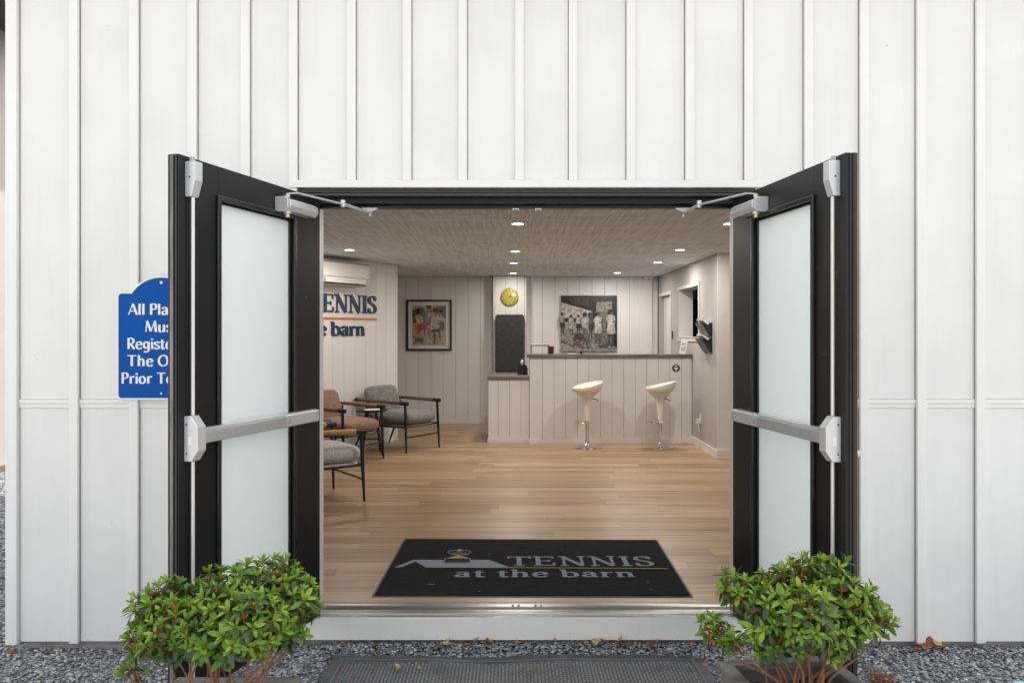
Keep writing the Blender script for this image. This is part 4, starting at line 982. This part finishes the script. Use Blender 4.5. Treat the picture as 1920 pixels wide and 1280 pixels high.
# ------------------------------------------------------------------ bar stools
def bar_stool(loc, rz, label):
    t = thing('bar_stool', label, 'stool', loc, rz, 'cream bar stools at the counter')
    # shell: stem flares into a tilted scoop, high side +x
    n = 36; rows = []
    prof = [(.031,.335),(.034,.40),(.043,.50),(.055,.575),(.074,.62),(.112,.66),(.152,.700)]
    for r_, z_ in prof: rows.append([(r_*math.cos(a), r_*math.sin(a), z_+.06*max(0,(z_-.6)/.1)*r_*math.cos(a)) for a in np.linspace(0,2*math.pi,n,endpoint=False)])
    def rim(k, inset):
        out = []
        for a in np.linspace(0,2*math.pi,n,endpoint=False):
            c_ = math.cos(a); hi = .5+.5*c_
            z_ = .742+.088*hi**1.3; r_ = .185+.010*hi
            out.append(((r_-inset)*c_*k, (r_*.97-inset)*math.sin(a)*k, z_))
        return out
    top = rim(1, 0); mid = [tuple(.5*(a+b)+(.012*math.copysign(1,a) if i < 2 and abs(a) > .02 else (-.006 if i == 2 else 0)) for i,(a,b) in enumerate(zip(p,q))) for p, q in zip(rows[-1], top)]
    rows += [mid, top, [(x,y,z+.002) for x,y,z in rim(1,.006)]]
    inn = rim(1,.014)
    for k, dz in ((.97,.02),(.8,.065),(.5,.085),(.15,.09)): rows.append([(x*k,y*k,(z-.745)*max(0,(k-.3))*1.2+.745-dz+.035) for x,y,z in inn])
    mb = MB(); mb.add([p for r_ in rows for p in r_], [(i*n+j,i*n+(j+1)%n,(i+1)*n+(j+1)%n,(i+1)*n+j) for i in range(len(rows)-1) for j in range(n)]+[tuple(range(n))[::-1],tuple(range((len(rows)-1)*n,len(rows)*n))])
    mb.build('seat_shell', STOOLM, t, smooth=60)
    mb = MB(); mb.lathe([(.180,.001),(.184,.006),(.180,.012),(.10,.026),(.045,.040),(.030,.055),(.027,.075),(.022,.078)], 40); mb.build('base', CHROME, t, smooth=40)
    mb = MB(); mb.lathe([(.0225,.074),(.0225,.334)], 20); mb.build('column', CHROME, t, smooth=40)
    mb = MB(); pts = [(-.02+.0,.03,.322)]
    for a in np.linspace(70,290,16): pts.append((-.075+.085*math.cos(R(a))*1.0, .075*math.sin(R(a)), .318))
    pts.append((-.02,-.03,.322)); mb.tube(pts, .0075, 8); mb.tube([(-.03,.035,.322),(.03,.035,.322)], .006, 6); mb.tube([(-.03,-.035,.322),(.03,-.035,.322)], .006, 6)
    mb.lathe([(.024,.308),(.030,.310),(.030,.334),(.024,.336)], 18); mb.build('footrest', CHROME, t, smooth=50)
    mb = MB(); mb.tube([(.035,-.03,.615),(.085,-.075,.605),(.115,-.09,.590)], .0055, 8); mb.build('lever', BLACKMET, t, smooth=50)
    return t
a = onz(1101, 839, 0); b = onz(1238, 839, 0)
bar_stool((a.x, a.y, 0), R(20), 'cream scoop bar stool nearer the low counter, lever turned away')
bar_stool((b.x, b.y, 0), R(-8), 'cream scoop bar stool below the round sticker, black lever showing')

# ------------------------------------------------------------------ lounge chairs
def cushion(mb, x0,x1,y0,y1,z0,z1,n=10, puff=.03, M=None):
    """a soft box: rounded edges and a bulged top"""
    old = mb.M; mb.M = M; vs = []; fs = []
    N1 = 12
    def sup(u, p=5): return abs(math.cos(u))**(2/p)*math.copysign(1,math.cos(u)), abs(math.sin(u))**(2/p)*math.copysign(1,math.sin(u))
    cx_, cy_, cz_ = (x0+x1)/2,(y0+y1)/2,(z0+z1)/2; nu, nv = 28, 12
    for i in range(nv+1):
        cv_, sv_ = sup(-math.pi/2+math.pi*i/nv, 3.2)
        for j in range(nu):
            cu, su = sup(2*math.pi*j/nu, 6)
            bul = puff*max(0, sv_)*(1-(cu*cv_)**2)*(1-(su*cv_)**2)
            vs.append((cx_+(x1-x0)/2*cu*cv_, cy_+(y1-y0)/2*su*cv_, cz_+(z1-z0)/2*sv_+bul))
    for i in range(nv):
        for j in range(nu): fs.append((i*nu+j,i*nu+(j+1)%nu,(i+1)*nu+(j+1)%nu,(i+1)*nu+j))
    mb.add(vs, fs); mb.M = old
def lounge_chair(mid, face, label, fab, armR, armL, metal, backless=False):
    rz = math.atan2(face[1], face[0])-math.pi/2
    t = thing('lounge_chair', label, 'armchair', (mid[0], mid[1], 0), rz, 'lounge chairs in the waiting corner')
    mb = MB(); cushion(mb, -.295,.295,-.60,.035,.315,.475, puff=.008); mb.build('seat_cushion', fab, t, smooth=60)
    M = Matrix.Translation((0,-.565,.40)) @ Matrix.Rotation(R(-72),4,'X')
    mb = MB(); cushion(mb, -.285,.285,-.385,.04,-.07,.07, puff=.02, M=M); mb.build('back_cushion', fab, t, smooth=60)
    for s in (-1, 1):
        mb = MB(); mb.tube([(s*.325,.012,.0),(s*.318,.0,.30),(s*.315,-.012,.575)], [.010,.0165,.0165], 10); mb.build('front_leg', metal, t, smooth=40)
        mb = MB(); mb.tube([(s*.325,-.80,.0),(s*.312,-.66,.30),(s*.310,-.60,.575)], [.010,.015,.014], 10); mb.build('rear_leg', metal, t, smooth=40)
        am = armR if s > 0 else armL
        mb = MB(); mb.tube([(s*.318,-.74,.605),(s*.318,-.40,.600),(s*.318,-.065,.590)], [.019,.021,.023], 12); mb.build('armrest', am, t, smooth=40)
        mb = MB(); mb.tube([(s*.318,-.066,.590),(s*.318,.030,.587)], .0245, 12); mb.build('arm_cap', metal, t, smooth=40); mb = MB(); mb.tube([(s*.318,-.79,.606),(s*.318,-.739,.605)], .022, 12); mb.build('arm_cap', metal, t, smooth=40)
        mb = MB(); mb.tube([(s*.317,-.005,.305),(s*.313,-.65,.30)], .010, 8); mb.build('side_rail', metal, t, smooth=40)
    mb = MB(); mb.tube([(-.318,0,.305),(.318,0,.305)], .010, 8); mb.build('front_rail', metal, t, smooth=40)
    mb = MB(); mb.tube([(-.320,.006,.185),(.320,.006,.185)], .009, 8); mb.build('stretcher', metal, t, smooth=40)
    mb = MB(); mb.tube([(-.31,-.65,.31),(.31,-.65,.31)], .010, 8); mb.tube([(-.31,-.61,.55),(.31,-.61,.55)], .010, 8); mb.build('back_rail', metal, t, smooth=40)
    mb = MB(); cushion(mb, -.28,.28,-.60,.015,.290,.330, puff=0); mb.build('webbing', FAB_PALE if fab is FAB_PALE else fab, t, smooth=60)
    return t
nv = (.854,-.52)
lounge_chair((-1.09,5.73), nv, 'grey tweed lounge chair with brown wooden arms beside the back wall corner', FAB_GREY, ARM_BROWN, ARM_BROWN, BLACKMET)
lounge_chair((-1.64,4.82), nv, 'tan tweed lounge chair with russet arms in front of the wall lettering', FAB_TAN, ARM_RED, ARM_RED, BLACKMET)
lounge_chair((-1.445,3.01), (.815,.58), 'pale grey lounge chair with honey wood arm, nearest the doorway', FAB_PALE, ARM_YEL, ARM_YEL, BROWNMET)
def side_table(x, y, r_, h_, label):
    t = thing('side_table', label, 'side table', (x, y, 0), R(15), 'black side tables between the lounge chairs')
    mb = MB(); mb.lathe([(r_-.01,h_-.018),(r_,h_-.014),(r_,h_-.003),(r_-.004,h_)], 32); mb.build('table_top', BLACKMET, t, smooth=40)
    for k in range(4):
        a = R(90*k+45); mb = MB(); mb.tube([(math.cos(a)*r_*.85,math.sin(a)*r_*.85,0),(math.cos(a)*r_*.35,math.sin(a)*r_*.35,h_-.018)], [.009,.012], 8); mb.build('leg', BLACKMET, t, smooth=40)
    mb = MB()
    for k in range(2):
        a = R(90*k+45); mb.tube([(math.cos(a)*r_*.66,math.sin(a)*r_*.66,.17+.001*k),(-math.cos(a)*r_*.66,-math.sin(a)*r_*.66,.17+.001*k)], .006, 6)
    mb.build('brace', BLACKMET, t, smooth=40)
    return t
side_table(-1.66, 5.46, .19, .52, 'black metal side table between the tan and the grey lounge chair')
side_table(-1.99, 3.78, .23, .57, 'black metal side table beyond the pale grey lounge chair')
mz = thing('magazine', 'open magazine lying on the side table by the grey lounge chair', 'magazine', (-1.64, 5.44, .52), R(20)); mb = MB(); mb.box(-.10,.0,-.07,.07,.0008,.006); mb.build('page_block', PAPER, mz, bevel=.001); mb = MB(); mb.box(.002,.10,-.07,.07,.0008,.005); mb.build('page_block', PAPER, mz, bevel=.001)

# ------------------------------------------------------------------ door mat with logo
wm = thing('door_mat', 'black carpet mat lettered TENNIS at the barn on the wooden floor', 'mat')
A_, B_, D_, E_ = onz(757,1010,.004), onz(1233,1012,.004), onz(1300,1118,.004), onz(697,1117,.004)
def inset(k):
    c = (A_+B_+D_+E_)/4; return [tuple((p+(c-p).normalized()*k).xy) for p in (A_,B_,D_,E_)]
mb = MB(); mb.prism(inset(0), .0008, .004); mb.build('rubber_border', RUBBER, wm)
mb = MB(); mb.prism(inset(.016), .0042, .009); mb.build('pile', MATBLACK, wm, bevel=.002)
mz_ = .0095
def mp(cx_, cy_): return onz(730+cx_/3.5556, 1010+cy_/3.5556, mz_)
pm = MB(); lay = [0]
def flatp(col, pts):
    lay[0] += 1; pm.col = col; v = [mp(*p) for p in pts]
    v = [(p.x, p.y, mz_+lay[0]*.00025) for p in v]
    pm.flat(v)
GREY = (.24,.29,.335); GOLD = (.40,.30,.11)
flatp(GREY, [(35,187),(160,138),(205,138),(172,150),(80,187)]); flatp(GREY, [(206,138),(665,138),(800,187),(240,187),(174,150)])
flatp((.02,.025,.035), [(352,160),(370,124),(540,124),(546,160)]); flatp(GREY, [(358,158),(362,150),(540,150),(542,158)]); flatp((.015,.016,.02), [(375,134),(530,134),(534,156),(371,156)])
for i in range(4): flatp((.07,.08,.095), [(378,137+i*4.6),(528,137+i*4.6),(529,139+i*4.6),(377,139+i*4.6)])
flatp(GOLD, [(378,131),(460,107),(540,131)])
flatp(GREY, [(372,128),(378,128),(364,158),(358,158)]); flatp(GREY, [(534,128),(540,128),(546,158),(540,158)])
for cx_ in (428,506):
    n = 18; o_ = [(cx_+40*math.cos(2*math.pi*i/n), 90+15*math.sin(2*math.pi*i/n)) for i in range(n)]; i_ = [(cx_+33*math.cos(2*math.pi*i/n), 90+11*math.sin(2*math.pi*i/n)) for i in range(n)]
    flatp((.16,.19,.23), o_); flatp((.035,.045,.065), i_)
flatp(GREY, [(405,104),(412,102),(530,108),(522,110)]); flatp(GREY, [(522,102),(530,104),(412,110),(404,108)])
flatp(GOLD, [(452,76),(468,70),(484,76),(484,84),(452,84)])
flatp(GOLD, [(240,190),(1855,199),(1856,203),(240,194)])
pm.build('logo', MATPRINT, wm, recalc=False)
def mat_text(s, x0, x1, ytop, ybase, k, t):
    p0 = mp(x0, ybase); p1 = mp(x1, ybase); ph = mp((x0+x1)/2, ytop); h_ = abs(ph.y-p0.y)
    xd_ = (p1-p0).normalized(); M = plane_matrix((p0.x,p0.y,mz_+.003), xd_, (0-xd_.y, xd_.x, 0)); sx = (p1-p0).length/text_width(s,.06)
    mb = MB(); ox = 0; mb.col = GREY
    for ch in s: ox += glyph(mb, ch, ox, 0, sx, h_, k, t, M, 0, .0003, True)+.06*sx
    mb.build('lettering', MATPRINT, wm, recalc=False)
mat_text('TENNIS', 785, 1795, 120, 181, .15, .085); mat_text('at the barn', 430, 1660, 208, 256, .17, .10)
mb = MB(); mb.col = (.26,.26,.25)
for (cx_, cy_, l) in ((665,100,4),(1455,157,5),(600,348,4),(1725,285,4),(1150,70,3),(280,302,18),(1745,335,5)):
    p = mp(cx_, cy_); mb.box(p.x-.0011*l, p.x+.0011*l, p.y-.003, p.y+.003, mz_+.0008, mz_+.002)
mb.build('lint', MATPRINT, wm, recalc=False)

# ------------------------------------------------------------------ outdoor rubber mat
rm = thing('rubber_mat', 'black ribbed rubber mat lying on the gravel before the doorway', 'mat')
mx0, mx1, my1, my0 = -.862, .918, -.115, -1.02; mzt = GZ+.030
def wav(x): return .006*math.sin(x*5.1)+.004*math.sin(x*11+1)
mb = MB(); nx, ny = 60, 14; vs = []; fs = []
for j in range(ny+1):
    for i in range(nx+1):
        x = mx0+(mx1-mx0)*i/nx; y_ = my0+(my1-my0)*j/ny
        vs.append((x, y_+(wav(x)*1.2 if j == ny else 0), mzt+wav(x+y_*.8)*.8))
for j in range(ny):
    for i in range(nx): fs.append((j*(nx+1)+i,j*(nx+1)+i+1,(j+1)*(nx+1)+i+1,(j+1)*(nx+1)+i))
base_n = len(vs); vs += [(x,y_,z-.011) for x,y_,z in vs[:]]
fs += [(d+base_n,c+base_n,b+base_n,a+base_n) for a,b,c,d in fs[:]]
for i in range(nx): fs += [(i+1,i,base_n+i,base_n+i+1),(ny*(nx+1)+i,ny*(nx+1)+i+1,base_n+ny*(nx+1)+i+1,base_n+ny*(nx+1)+i)]
for j in range(ny): fs += [(j*(nx+1),(j+1)*(nx+1),base_n+(j+1)*(nx+1),base_n+j*(nx+1)),((j+1)*(nx+1)+nx,j*(nx+1)+nx,base_n+j*(nx+1)+nx,base_n+(j+1)*(nx+1)+nx)]
mb.add(vs, fs); mb.build('mat_base', RUBBER, rm)
mb = MB(); mb.M = None
def rbar(x0,x1,y0,y1,h):
    zc = mzt+wav((x0+x1)/2+(y0+y1)/2*.8)*.8; mb.box(x0,x1,y0,y1,zc-.002,zc+h)
k = 0; x = mx0+.075
while x < mx1-.08:
    y_ = my0+.06+(.02 if k % 2 else 0)
    while y_ < my1-.105:
        rbar(x, x+.0085, y_, y_+.033, .0055); y_ += .040
    x += .0165; k += 1
mb.build('rib', RIBM, rm, recalc=False, kind='stuff')
mb = MB()
for b in ((mx0+.05,mx0+.056,my0,my1-.05),(mx1-.056,mx1-.05,my0,my1-.05)):
    for i in range(12): rbar(b[0],b[1],b[2]+(b[3]-b[2])*i/12,b[2]+(b[3]-b[2])*(i+1)/12-.0003,.004)
for i in range(40): rbar(mx0+.05+(mx1-mx0-.1)*i/40, mx0+.05+(mx1-mx0-.1)*(i+1)/40-.0003, my1-.056, my1-.051, .004)
mb.build('border_line', RIBM, rm, recalc=False)

# ------------------------------------------------------------------ planted shrubs
def leaf_mesh(name, mats, L=.05, wd=.0185, bend=.25, fold=.35, idx=0):
    mb = MB(); n = 6; vs = []
    for i in range(n+1):
        t = i/n; w_ = wd*.5*(math.sin(math.pi*min(1, t**1.15*.96+.02))**.7) if 0 < i < n else .0006
        z = -bend*L*t*t*.6 + .02*L*math.sin(t*6)
        y_ = L*t
        vs += [(-w_, y_, z+w_*fold), (0, y_, z-.0), (w_, y_, z+w_*fold)]
    fs = []
    for i in range(n):
        a = i*3; fs += [(a,a+1,a+4,a+3),(a+1,a+2,a+5,a+4)]
    mb.add(vs, fs)
    me = bpy.data.meshes.new(name); me.from_pydata(mb.v, [], mb.f); me.materials.append(mats)
    me.polygons.foreach_set('use_smooth', [True]*len(me.polygons)); me.update()
    return me
LM = {}
for nm, mt in (('y', LEAF_Y), ('m', LEAF_M), ('d', LEAF_D)):
    LM[nm] = [leaf_mesh('leaf', mt, .044, .0168, b_, f_) for b_, f_ in ((.15,.35),(.45,.25),(.7,.5))]
def shrub(label, lobes, d0, base, seed, nmax=300):
    rs = random.Random(seed)
    t = thing('evergreen_shrub', label, 'shrub', base)
    B0 = Vector(base)
    sph = []
    for (px, py, r_, dd) in lobes:
        d = d0+dd; sph.append((P(px, py, d), r_*.90*d/F))
    def depth_in(p): return max(r_-(p-c).length for c, r_ in sph)
    tips = []; tries = 0
    lo = Vector([min(c[i]-r_ for c, r_ in sph) for i in range(3)]); hi = Vector([max(c[i]+r_ for c, r_ in sph) for i in range(3)])
    while tries < 30000 and len(tips) < 560:
        tries += 1
        p = Vector([rs.uniform(lo[i], hi[i]) for i in range(3)])
        di = depth_in(p)
        if di < 0 or di > .09 or (di > .05 and rs.random() < .55): continue
        if any((p-q).length < .033 for q in tips): continue
        tips.append(p)
    for k in range(22):   # stray sprigs that stand out of the crown
        c_, r_ = rs.choice(sph); v_ = Vector((rs.gauss(0,1), rs.gauss(0,.7), abs(rs.gauss(0,.8))+.05)).normalized(); q_ = c_+v_*(r_+rs.uniform(.006,.024))
        if depth_in(q_) < 0 and all((q_-t2).length > .03 for t2 in tips): tips.append(q_)
    cen = sum((c for c, _ in sph), Vector())/len(sph)
    leaves = []   # (matrix, kind, variant)
    rust = MB()
    for p in tips:
        out = (p-cen); out.z *= .6
        c_, r_ = max(sph, key=lambda s: s[1]-(p-s[0]).length)
        out = (out.normalized()*.5+(p-c_).normalized()*.6+Vector((0,0,.75))+Vector((rs.gauss(0,.25),rs.gauss(0,.25),0))).normalized()
        ref = Vector((0,0,1)).cross(out)
        ref = ref.normalized() if ref.length > .05 else Vector((1,0,0))
        r2_ = out.cross(ref)
        nl = rs.randint(8, 11); ph = rs.uniform(0, 6.28); size = rs.uniform(.62, 1.08); dark = rs.random()
        for k in range(nl):
            t_ = k/(nl-1)                      # 0 youngest (upright) .. 1 oldest (spread, drooping)
            el = R(78-82*t_**1.25+rs.gauss(0,9)); az = ph+k*2.4+rs.gauss(0,.2)
            rad = ref*math.cos(az)+r2_*math.sin(az)
            dr = (rad*math.cos(el)+out*math.sin(el)).normalized()
            if t_ > .75: dr = (dr+Vector((0,0,-.25))).normalized()
            nrm = (out - dr*out.dot(dr))
            nrm = nrm.normalized() if nrm.length > 1e-3 else rad
            nrm = (nrm + Vector((rs.gauss(0,.18),rs.gauss(0,.18),rs.gauss(0,.18)))); nrm = (nrm-dr*nrm.dot(dr)).normalized()
            sd_ = dr.cross(nrm)
            s_ = size*(.62+.5*min(1, t_*1.6))*rs.uniform(.85,1.1)
            o_ = p + out*(.012*(1-t_)) + rad*.003
            M = Matrix(((sd_.x*s_,dr.x*s_,nrm.x*s_,o_.x),(sd_.y*s_,dr.y*s_,nrm.y*s_,o_.y),(sd_.z*s_,dr.z*s_,nrm.z*s_,o_.z),(0,0,0,1)))
            kd = 'y' if t_ < .40 else ('m' if t_ < .84 else 'd')
            if dark > .78 and kd != 'd': kd = 'm' if kd == 'y' else 'd'
            if dark < .2 and kd == 'm' and rs.random() < .5: kd = 'y'
            leaves.append((M, kd, rs.randrange(3)))
        rust.tube([p-out*.05, p-out*.012, p+out*.012], [.0026,.0034,.0014], 5, caps=False)
        for k in range(rs.choice((0,3,5,8))):
            v_ = (out*.3+ref*rs.gauss(0,1)+r2_*rs.gauss(0,1)).normalized(); rust.tube([p-out*.012, p-out*.012+v_*.019], [.0028,.0013], 4, caps=False)
    campos = Vector((0,-CAMD,CAMZ))
    leaves.sort(key=lambda l: (l[0].translation-campos).length)
    # leaves that show largest: nearest to the camera
    for M, kd, vr in leaves[:nmax]:
        o = link('leaf', LM[kd][vr], t); o.matrix_local = Matrix.Translation(-B0) @ M
    V = []; Fs = []; mi = []; off = 0
    tm = {}
    for kd in LM:
        for vr, me in enumerate(LM[kd]):
            tm[(kd,vr)] = (np.array([v.co[:] for v in me.vertices]), [tuple(p.vertices) for p in me.polygons])
    for M, kd, vr in leaves[nmax:]:
        v, f = tm[(kd,vr)]; A = np.array(M)
        V.append(v@A[:3,:3].T+A[:3,3]-np.array(base)); Fs += [tuple(i+off for i in q) for q in f]; mi += ['ymd'.index(kd)]*len(f); off += len(v)
    me = bpy.data.meshes.new('foliage'); me.from_pydata(np.concatenate(V).tolist(), [], Fs)
    for m in (LEAF_Y, LEAF_M, LEAF_D): me.materials.append(m)
    me.polygons.foreach_set('material_index', mi); me.polygons.foreach_set('use_smooth', [True]*len(mi)); me.update()
    link('foliage', me, t, kind='stuff')
    rust.v = [tuple(Vector(q)-B0) for q in rust.v]; rust.build('twig', RUST, t, recalc=False, kind='stuff')
    # branches from the base out to the tips
    low = [p for p in tips if p.z < cen.z+.12]
    st = sorted(low, key=lambda p: rs.random())[:26]
    for i, p in enumerate(st):
        az_ = math.atan2((p-B0).y, (p-B0).x); a = Vector((.03*math.cos(az_)+rs.gauss(0,.022), .03*math.sin(az_)+rs.gauss(0,.022), 0)); e = p-B0
        hz = Vector((e.x,e.y,0)); m1 = a+hz*.22+Vector((rs.gauss(0,.014),rs.gauss(0,.014),e.z*.36)); m2 = a.lerp(e,.68)+Vector((rs.gauss(0,.018),rs.gauss(0,.018),-.01))
        pts = crom([tuple(a),tuple(m1),tuple(m2),tuple(e)], 4); r0 = rs.uniform(.003,.0068)
        mb = MB(); mb.tube(pts, [r0*(1-.72*j/(len(pts)-1)) for j in range(len(pts))], 6); mb.build('branch', BARK, t, smooth=60, recalc=False)
    print('shrub', len(tips), 'tips', len(leaves), 'leaves')
    return t
def planter(cx_, cy_, rz, w_, h_, label):
    t = thing('planter', label, 'planter', (cx_, cy_, GZ+.004), rz, 'timber planters before the doorway'); hw_ = w_/2
    for k in range(4):
        for j in range(3):
            z0 = j*h_/3; mb = MB(); mb.M = Matrix.Rotation(R(90*k),4,'Z'); mb.box(-hw_+.001, hw_-.022, -hw_, -hw_+.02, z0+.001, z0+h_/3-.002); mb.build('board', PLANTER, t, bevel=.002)
        mb = MB(); mb.M = Matrix.Rotation(R(90*k),4,'Z'); mb.prism([(-hw_-.012,-hw_-.012),(hw_+.0115,-hw_-.012),(hw_-.0335,-hw_+.033),(-hw_+.033,-hw_+.033)], h_, h_+.022); mb.build('rim_board', PLANTER, t, bevel=.002)
    mb = MB(); nn = 14; vs = []; fs = []
    for j in range(nn+1):
        for i in range(nn+1): vs.append((-hw_+.022+(w_-.044)*i/nn, -hw_+.022+(w_-.044)*j/nn, h_-.05+rnd.uniform(-.012,.012)))
    for j in range(nn):
        for i in range(nn): fs.append((j*(nn+1)+i,j*(nn+1)+i+1,(j+1)*(nn+1)+i+1,(j+1)*(nn+1)+i))
    mb.add(vs, fs); mb.build('soil', SOIL, t, recalc=False)
PH = .40
planter(-.985, -1.33, R(0), .42, PH-.075, 'grey timber planter under the shrub by the blue sign')
planter(.965, -1.335, R(7), .40, PH, 'grey timber planter under the shrub beside the rubber mat corner')
shrub('leafy green shrub in the planter before the door by the blue sign',
  [(285,1140,42,.0),(325,1120,34,.05),(518,1102,56,.05),(462,1098,36,.02),(398,1092,24,.04),(425,1150,60,-.03),(325,1178,58,-.06),(482,1165,60,-.08),(560,1125,36,.02),(272,1200,34,.06),(395,1130,44,.1),(380,1195,42,-.10),(256,1268,16,.05),(545,1185,32,-.03),(440,1200,38,-.12)], 2.70, (-.985,-1.33,GZ+PH-.115), 21)
shrub('leafy green shrub with reddish twigs in the planter before the door with pull knob',
  [(1378,1108,32,.0),(1420,1120,34,.03),(1475,1098,36,.04),(1548,1074,34,.05),(1500,1070,24,.04),(1440,1150,52,-.04),(1590,1120,44,.0),(1342,1176,28,.02),(1368,1205,24,-.02),(1640,1165,30,.03),(1505,1155,56,-.1),(1600,1180,36,-.05),(1440,1200,34,-.08),(1500,1120,54,.08),(1555,1200,34,-.1),(1500,1205,26,-.12)], 2.68, (.965,-1.335,GZ+PH-.055), 34)

# ------------------------------------------------------------------ fallen leaves, dry weed and other small things on the ground
def dry_leaf(px, py, z, size, mat, label, grp=None, nm='fallen_leaf'):
    rs = random.Random(px*7+py); p = onz(px, py, z); size *= 1.3
    if p.y > -.03: p = P(px, py, 3.962); p.z = max(p.z, GZ+.016+float(mound(p.x, p.y)))-.004
    mb = MB(); n = 7; k = 5; vs = [(0,0,0)]; lob = rs.choice((3,5,5))
    m_ = 20
    for i in range(m_):
        a = 2*math.pi*i/m_; r_ = size*.5*(.62+.38*abs(math.cos(a*lob/2)))*rs.uniform(.8,1.1)
        x, y_ = r_*math.cos(a), r_*.8*math.sin(a); vs.append((x, y_, size*(.35*(x/size)**2*4*rs.uniform(.5,1)+.12*rs.random())))
    fs = [(0, 1+i, 1+(i+1) % m_) for i in range(m_)]
    mb.add(vs, fs)
    st_ = MB.tube(mb, [(0,0,.001),(-size*.45,.0,.004),(-size*.75,size*.08,.012)], [.0012,.001,.0008], 4)
    o = mb.build(nm, mat, None, loc=tuple(p+Vector((0,0,.007))), rot=(rs.uniform(-.7,.7), rs.uniform(-.5,.5), rs.uniform(0,6.28)), recalc=False, label=label, cat='leaf', group=grp)
    return o
GT = GZ+.016
dry_leaf(887,1210,GT,.072,DRY[1],'big tan curled leaf on the gravel against the foundation')
dry_leaf(917,1205,GT,.055,DRY[0],'pale orange leaf pair on the gravel beside the big tan leaf')
dry_leaf(835,1207,GT,.045,DRY[1],'slim tan leaf on the gravel between orange scraps')
dry_leaf(644,1210,GT,.040,DRY[0],'orange leaf standing alone by the foundation near the shrub')
dry_leaf(806,1223,GT,.045,DRY[1],'flat beige leaf at the back edge of the rubber mat')
dry_leaf(1122,1205,GT,.062,DRY[1],'crumpled tan leaf on the gravel under the sill board centre')
dry_leaf(1160,1204,GT,.060,DRY[1],'twisted golden leaf against the foundation behind the mat')
dry_leaf(1172,1213,GT,.045,DRY[2],'dark red leaf on the gravel behind the rubber mat')
dry_leaf(1218,1209,GT,.045,DRY[0],'bright orange leaf against the foundation near the mat corner')
dry_leaf(1228,1216,GT,.055,DRY[0],'orange brown ragged leaf at the gravel edge near the mat corner')
dry_leaf(1735,1211,GT,.085,DRY[2],'large russet leaf against the foundation below the battens')
dry_leaf(1761,1213,GT,.075,DRY[1],'long brown leaf leaning beside the large russet leaf')
dry_leaf(748,1255,mzt+.008,.034,DRY[1],'small golden leaf lying on the rubber mat')
dry_leaf(994,1260,mzt+.008,.028,DRY[0],'small orange leaf in the middle of the rubber mat')
for px, py in ((821,1211),(850,1209),(858,1217),(848,1224),(969,1206),(1042,1201),(1078,1212),(1104,1207),(1139,1210),(1191,1215),(1300,1218),(1322,1253),(1112,1223),(1720,1218),(988,1207),(1335,1214),(1310,1262)):
    dry_leaf(px, py, GT, rnd.uniform(.020,.034), rnd.choice((DRY[0],DRY[0],DRY[2])), 'small orange leaf scrap on the gravel strip by the foundation', 'leaf scraps on the gravel strip', 'leaf_scrap')
for px, py in ((706,1230),(701,1256),(662,1273),(787,1254),(630,1262)):
    dry_leaf(px, py, mzt+.006, rnd.uniform(.014,.022), rnd.choice((DRY[0],DRY[1])), 'tiny brown leaf crumb on the rubber mat', 'leaf crumbs on the rubber mat', 'leaf_crumb')
wd = thing('dry_weed', 'dry brown weed tuft on the gravel beside the open door', 'weed', tuple(onz(1655,1281,GZ)))
mb = MB()
for i in range(120):
    a = rnd.uniform(0,6.28); e = R(rnd.uniform(5,70)); l = rnd.uniform(.03,.085); v0 = Vector((rnd.gauss(0,.02),rnd.gauss(0,.02),.004)); v1 = Vector((math.cos(a)*math.cos(e),math.sin(a)*math.cos(e),math.sin(e)))*l
    mb.tube([v0, v0+v1*.6+Vector((0,0,.004)), v0+v1], [.0016,.0012,.0008], 4, caps=False)
mb.build('stem_tuft', simple('dry_stem', (.30,.17,.09), .9, var=.4, scale=30), wd, recalc=False, kind='stuff')
mb = MB(); 
for i in range(14): 
    a = rnd.uniform(0,6.28); r_ = rnd.uniform(0,.05); mb.flat([(r_*math.cos(a)+.010*math.cos(b), r_*math.sin(a)+.007*math.sin(b), .02+.02*rnd.random()) for b in (0,1.2,2.4,3.6,4.8)])
mb.build('dead_leaves', DRY[0], wd, recalc=False, kind='stuff')
c = onz(1903,1281,GZ+.08)
tl = thing('teal_tray', 'pale teal plastic tray edge at the bottom corner on the gravel', 'tray', (c.x, c.y, GZ+.004), R(4))
mb = MB(); mb.prism([(.0,-.30),(.40,-.30),(.40,.0),(.03,.0),(.008,-.008),(.0,-.03)], .0, .075); mb.build('tray_body', TEAL, tl, bevel=.006)
bx('tray_rim', TEAL, tl, (-.008,.41,-.31,.008,.0755,.086), .004)

# ------------------------------------------------------------------ neighbouring wing past the corner
nb = thing('neighbour_building', 'sunlit cream building just visible past the barn corner', 'building', (-5.87, 5.0, 0), R(0))
for k in range(12):
    bx('siding_board', NEIGH, nb, (-.02, .0, -1.2+.6*k, -.605+.6*k, -.10, 4.9)); bx('batten', NEIGH, nb, (.0005, .02, -1.225+.6*k, -1.18+.6*k, -.10, 4.9))
bx('wall_core', NEIGH, nb, (-4.0, -.021, -1.2, 6.0, -.10, 4.9)); bx('base_board', BARK, nb, (-4.0, .012, -1.21, 6.0, GZ, -.101))
mb = MB(); mb.prism([(-4.2,4.905),(.7,4.905),(.7,5.02),(-2.0,6.6)], -1.6, 6.4, 'y'); mb.build('roof', ROOFM, nb)
bx('fascia', NEIGH, nb, (.701, .72, -1.6, 6.4, 4.86, 5.03))
